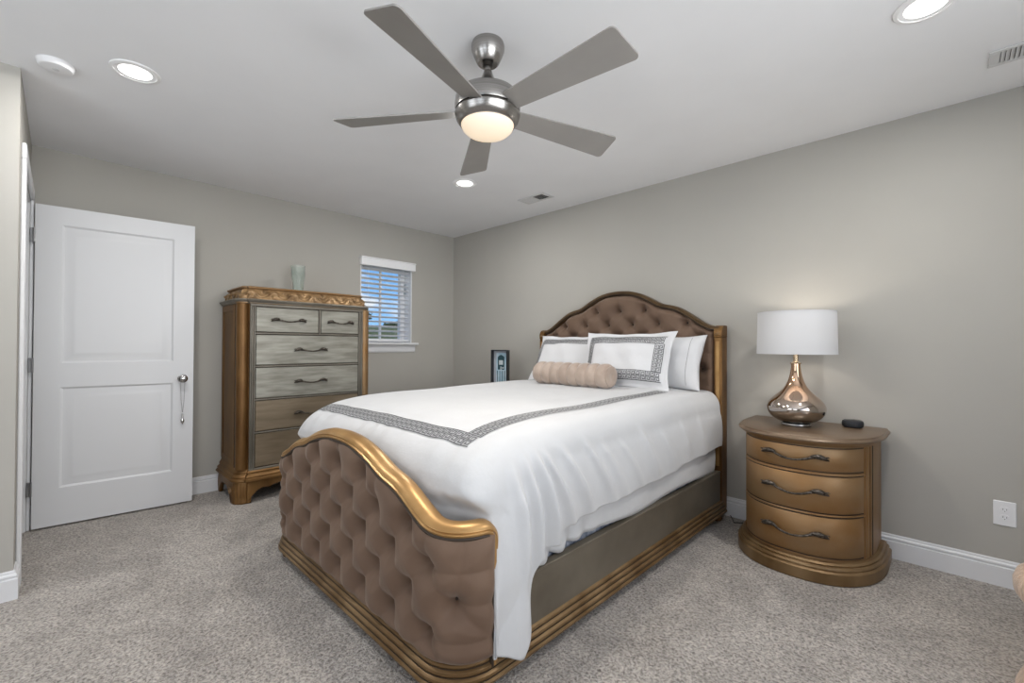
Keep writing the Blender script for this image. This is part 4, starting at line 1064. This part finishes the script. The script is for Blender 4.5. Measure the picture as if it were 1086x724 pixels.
MB().box(PX-0.020, PX+0.022, yk-0.001, yk, z0+0.262, z0+0.305).box(PX-0.005, PX+0.005, yk-0.001, yk, z0+0.215, z0+0.245).box(PX+0.014, PX+0.030, yk-0.001, yk, z0+0.225, z0+0.240).build('lit_windows', M['print_light'], pf, smooth=0)
pf.rotation_euler = (0, 0, math.radians(20))

# ------------------------------------------------------------------ dresser
DYC = -1.845; DXF = 0.515; DXB = 0.035; DHW = 0.505
def dr_plan(off=0.0, rc=0.065, x0=DXB):
    """back left -> front left corner -> front right -> back; outside to the right of travel"""
    L = [(x0, DYC-DHW-off)]
    r = rc+off*0.6; hw = DHW+off; xf = DXF+off
    L.append((xf-r-0.02, DYC-hw))
    for k in range(9):
        t = PI/2*k/8; L.append((xf-r-0.02+r*math.sin(t)*1.0, DYC-hw+r*(1-math.cos(t))))
    L.append((xf, DYC-hw+r+0.004))
    R = [(x, 2*DYC-y) for x, y in L[::-1]]
    return L+R
def dresser():
    t = thing('dresser', (0.28, DYC, 0), 'tall antique gold chest of drawers with silvery drawer fronts beside the window', 'dresser')
    pl = dr_plan(0.0)
    MB().prism(pl, 0.18, 1.475).build('carcass', M['gold'], t, smooth=30)
    # framed side panels (recess outline)
    for s in (-1, 1):
        b = MB(); y = DYC+s*DHW; ya, yb = sorted((y, y+s*0.006))
        for (x0, x1, z0, z1) in ((0.045, 0.085, 0.27, 1.465), (0.365, 0.405, 0.27, 1.465), (0.085, 0.365, 0.27, 0.31), (0.085, 0.365, 1.42, 1.465)): b.rbox(x0, x1, ya, yb, z0, z1, 0.002)
        b.build('side_panel_frame', M['gold'], t)
    # column flutes at the canted corners
    for s in (-1, 1):
        for k in range(2):
            dx = (0.412, 0.500)[k]; yy = DHW+0.001 if k == 0 else DHW-0.075
            MB().tube([(dx, DYC+s*yy, 0.255), (dx, DYC+s*yy, 1.468)], 0.0045, 8).build('corner_bead', M['groove'], t)
        x0, y0 = DXF-0.045, DHW-0.030
        MB().tube([(x0, DYC+s*y0, 0.25), (x0, DYC+s*y0, 1.47)], 0.042, 24).build('corner_column', M['gold' if s < 0 else 'bronze'], t)  # bronze on the right column puts its greyer sheen into the colour
    # front frame: stiles and rails in pewter
    xf = DXF
    fr_ = MB()
    for s in (-1, 1):
        for (a, b_, h) in ((0.430, 0.440, 0.012), (0.416, 0.428, 0.008), (0.404, 0.414, 0.014)):
            ya, yb = sorted((DYC+s*a, DYC+s*b_)); fr_.rbox(xf-0.002, xf+h, ya, yb, 0.245, 1.468, 0.003)
    fr_.rbox(xf-0.002, xf+0.014, DYC-0.440, DYC+0.440, 1.452, 1.470, 0.003)
    fr_.rbox(xf-0.002, xf+0.010, DYC-0.440, DYC+0.440, 0.232, 0.252, 0.003)
    dz = [(1.262, 1.447), (1.015, 1.240), (0.766, 0.993), (0.522, 0.746), (0.258, 0.502)]
    for z in (1.251, 1.004, 0.756, 0.512): fr_.rbox(xf-0.002, xf+0.012, DYC-0.404, DYC+0.404, z-0.005, z+0.005, 0.002)
    fr_.rbox(xf-0.002, xf+0.012, DYC+0.063, DYC+0.075, 1.256, 1.452, 0.002)
    fr_.build('face_frame', M['pewter'], t)
    MB().box(xf-0.002, xf+0.0015, DYC-0.405, DYC+0.405, 0.25, 1.455).build('shadow_gap', M['groove'], t, smooth=0)
    fronts = [(-0.400, 0.058, *dz[0]), (0.080, 0.400, *dz[0])]+[(-0.400, 0.400, *q) for q in dz[1:]]
    for i, (a, b_, z0, z1) in enumerate(fronts):
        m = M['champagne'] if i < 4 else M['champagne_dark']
        d = MB().rbox(xf-0.001, xf+0.0085, DYC+a, DYC+b_, z0, z1, 0.004).build('drawer', m, t)
        if i < 5:
            hm = handle_mesh(0.112 if i == 1 else 0.128, 0.012, 1.1); zc = (z0+z1)/2-0.004; yc = DYC+(a+b_)/2
            place(hm, lambda p: Vector((xf+0.0085-p.y, yc+p.x, zc+p.z))).build('handle', M['handle'], d, smooth=50)
    # top: cornice, carved frieze, slab
    MB().sweep(pl, [(-0.02, 1.470), (0.004, 1.470), (0.012, 1.476), (0.014, 1.482), (0.024, 1.490), (0.027, 1.497), (0.024, 1.503), (0.012, 1.506), (-0.02, 1.506)]).build('cornice', M['pewter'], t, smooth=30)
    MB().prism(dr_plan(0.012), 1.474, 1.5055).build('cornice_board', M['bronze'], t, smooth=30)
    def ins_plan(off): return dr_plan(off, 0.05)
    # frieze surface with scroll relief
    base = ins_plan(-0.010); top = ins_plan(-0.042)
    def resample(path, n):
        p = np.array(path, float); s = np.concatenate([[0], np.cumsum(np.hypot(*np.diff(p, axis=0).T))]); q = np.linspace(0, s[-1], n)
        return np.stack([np.interp(q, s, p[:, 0]), np.interp(q, s, p[:, 1])], -1), q
    nS, nV = 560, 16; pa, sa = resample(base, nS); pb_, _ = resample(top, nS)
    tg = np.gradient(pa, axis=0); tg /= np.linalg.norm(tg, axis=1, keepdims=True); nn = np.stack([tg[:, 1], -tg[:, 0]], -1)
    P = np.zeros((nS, nV, 3))
    for j in range(nV):
        q = j/(nV-1); cv = q**1.5
        S = sa; ph = S*2*PI/0.155
        # leaf scrolls: an undulating stem with curled leaves either side
        stem = 0.5+0.25*np.sin(ph); rel = 0.011*np.exp(-((q-stem)/0.13)**2)
        for k, (o, w_, hgt) in enumerate(((0.0, 0.10, 0.010), (PI*0.5, 0.16, 0.012), (PI, 0.12, 0.010), (PI*1.5, 0.16, 0.012))):
            c = 0.5-0.28*math.sin(o+0.0); dphi = np.abs((ph-o+PI) % (2*PI)-PI); rel += hgt*np.exp(-(dphi/0.5)**2-((q-c)/w_)**2)*(0.6+0.4*np.sin(dphi*14))
        rel *= math.sin(PI*q)**0.5
        xy = pa*(1-cv)+pb_*cv+nn*(rel[:, None])
        P[:, j, :2] = xy; P[:, j, 2] = 1.506+(1.588-1.506)*q
    MB().grid(P).build('carved_frieze', M['carve'], t, smooth=60)
    MB().prism(ins_plan(-0.045), 1.500, 1.590).build('frieze_core', M['gold'], t, smooth=30)
    MB().sweep(ins_plan(-0.038), [(-0.02, 1.586), (0.004, 1.586), (0.010, 1.591), (0.011, 1.597), (0.006, 1.603), (-0.02, 1.604)]).build('top_edge', M['bronze'], t, smooth=30)
    MB().prism(ins_plan(-0.045), 1.588, 1.604).build('top_slab', M['bronze'], t, smooth=30)
    # base mouldings
    MB().sweep(pl, [(-0.02, 0.160), (0.034, 0.160), (0.040, 0.168), (0.038, 0.178), (0.028, 0.184), (0.026, 0.188), (0.030, 0.196), (0.026, 0.204), (0.014, 0.212), (0.012, 0.218), (0.016, 0.226), (0.012, 0.234), (0.004, 0.246), (0.0, 0.256), (-0.02, 0.256)]).build('base_moulding', M['gold'], t, smooth=30)
    MB().prism(dr_plan(0.0), 0.150, 0.19).build('bottom_board', M['gold'], t, smooth=30)
    # scrolled bracket base: one skirt with shaped lower edge
    pa, sa = resample(dr_plan(0.018), 420); tot = sa[-1]
    tg = np.gradient(pa, axis=0); tg /= np.linalg.norm(tg, axis=1, keepdims=True); nn = np.stack([tg[:, 1], -tg[:, 0]], -1)
    cl = 0.445                     # distance along path of the front left corner
    def low(s):
        d = min(abs(s-cl), abs(s-(tot-cl)))
        e = min(s, tot-s)
        dd = min(d, e+0.05)
        if dd < 0.085: return 0.0
        return float(interp(dd, [(0.085, 0.0), (0.105, 0.035), (0.125, 0.060), (0.16, 0.092), (0.20, 0.105), (0.235, 0.100), (0.27, 0.112), (0.34, 0.122), (0.7, 0.122)]))
    nV = 14; P = np.zeros((420, nV, 3))
    for i in range(420):
        lo = low(sa[i]); d = min(abs(sa[i]-cl), abs(sa[i]-(tot-cl)))
        foot = math.exp(-(d/0.10)**2)
        for j in range(nV):
            q = j/(nV-1); z = 0.162+(lo-0.162)*q
            zz = (0.162-z)/0.162
            o = 0.016*math.sin(zz*PI*0.9)*(0.35+0.65*foot)-0.020*zz*foot+0.020*foot*max(0, zz-0.75)*4
            o += 0.0035*foot*math.sin(sa[i]*260)*math.sin(zz*PI)
            P[i, j, :2] = pa[i]+nn[i]*o; P[i, j, 2] = z
    sk_ = MB().grid(P).build('bracket_base', M['gold'], t, smooth=60)
    md = sk_.modifiers.new('thickness', 'SOLIDIFY'); md.thickness = 0.026; md.offset = -1 
    for s in (-1, 1):
        b = MB(); yq = DYC+s*(DHW-0.03)
        # scroll volute on the outer side of the foot
        for k in range(2):
            ctr = Vector((DXF-0.12+0.02*k, DYC+s*(DHW+0.024), 0.075-0.01*k))
        L = []; rd = []
        for k in range(34):
            a = k/33*2.6*PI; r = 0.030*(1-k/42); L.append((DXF-0.115+r*math.cos(a), DYC+s*(DHW+0.026), 0.085+r*math.sin(a))); rd.append(0.0065*(1-k/55))
        b.tube(L, rd, 8, up=(0, 1, 0)); b.build('foot_scroll', M['carve'], t)
    return t
dresser()

# vase on the dresser
vs = thing('glass_vase', (0.27, -1.860, 1.6045), 'pale frosted glass vase with rippled sides on top of the dresser', 'vase')
P = []; Pi = []; seg = 72
for i in range(29):
    q = i/28; z = 1.6050+0.225*q; r = float(interp(q, [(0, 0.036), (0.06, 0.040), (0.3, 0.043), (0.5, 0.048), (0.68, 0.053), (0.82, 0.052), (1.0, 0.057)]))
    P.append([(0.27+r*(1+0.05*math.sin(5*a+q*5))*math.cos(a), -1.860+r*(1+0.05*math.sin(5*a+q*5))*math.sin(a), z) for a in [2*PI*k/seg for k in range(seg)]])
b = MB().grid(P, cv=True); b.f.append(tuple(range(seg)))
ri = [[(0.27+(x-0.27)*0.88, -1.860+(y+1.860)*0.88, max(z, 1.618)) for x, y, z in ring] for ring in P[2:]][::-1]
n0 = len(b.v); b.grid([P[-1]]+ri, cv=True); k0 = len(b.v)-seg; b.f.append(tuple(k0+k for k in range(seg)))
b.build('vase_body', M['vase'], vs, smooth=60)

# ------------------------------------------------------------------ outlet
oc = thing('wall_outlet', (4.380, 0, 0.357), 'white duplex wall outlet low on the wall at the right', 'outlet')
MB().rbox(4.341, 4.419, -0.007, -0.0005, 0.297, 0.417, 0.003).build('cover_plate', M['plastic'], oc)
for z in (0.376, 0.338):
    r = MB(); P = [[(4.380+0.0165*math.copysign(abs(math.cos(a))**0.8, math.cos(a)), y, z+0.0145*math.copysign(abs(math.sin(a))**0.8, math.sin(a))) for a in [2*PI*k/24 for k in range(24)]] for y in (-0.0068, -0.0092)]
    r.grid(P, cv=True); r.f.append(tuple(24+k for k in range(24))); ro = r.build('receptacle', M['plastic'], oc)
    MB().box(4.3728, 4.3748, -0.0097, -0.009, z-0.001, z+0.007).box(4.3852, 4.3872, -0.0097, -0.009, z-0.001, z+0.006).box(4.3785, 4.3815, -0.0097, -0.009, z-0.009, z-0.005).build('slots', M['slot'], ro, smooth=0)
MB().lathe([(0.003, 0), (0.003, 0.001), (0, 0.0015)], 0, 0, 10, cap=False)

# ------------------------------------------------------------------ tan plush stool cut by the frame
px_, py_ = 4.645, -0.92
st = thing('plush_stool', (px_, py_, 0), 'tan plush upholstered stool cut off by the right edge of the picture', 'stool')
MB().lathe([(0.0, 0.300), (0.26, 0.300), (0.285, 0.312), (0.298, 0.335), (0.300, 0.365), (0.292, 0.390), (0.275, 0.403), (0.20, 0.410), (0.0, 0.412)], px_, py_, 56, cap=False).build('seat_cushion', M['plush'], st, smooth=60)
MB().lathe([(0.272, 0.3), (0.268, 0.25), (0.245, 0.18), (0.235, 0.13), (0.250, 0.08), (0.285, 0.030), (0.295, 0.0), (0.0, 0.0)], px_, py_, 56, cap=False).build('stool_base', M['plush'], st, smooth=60)
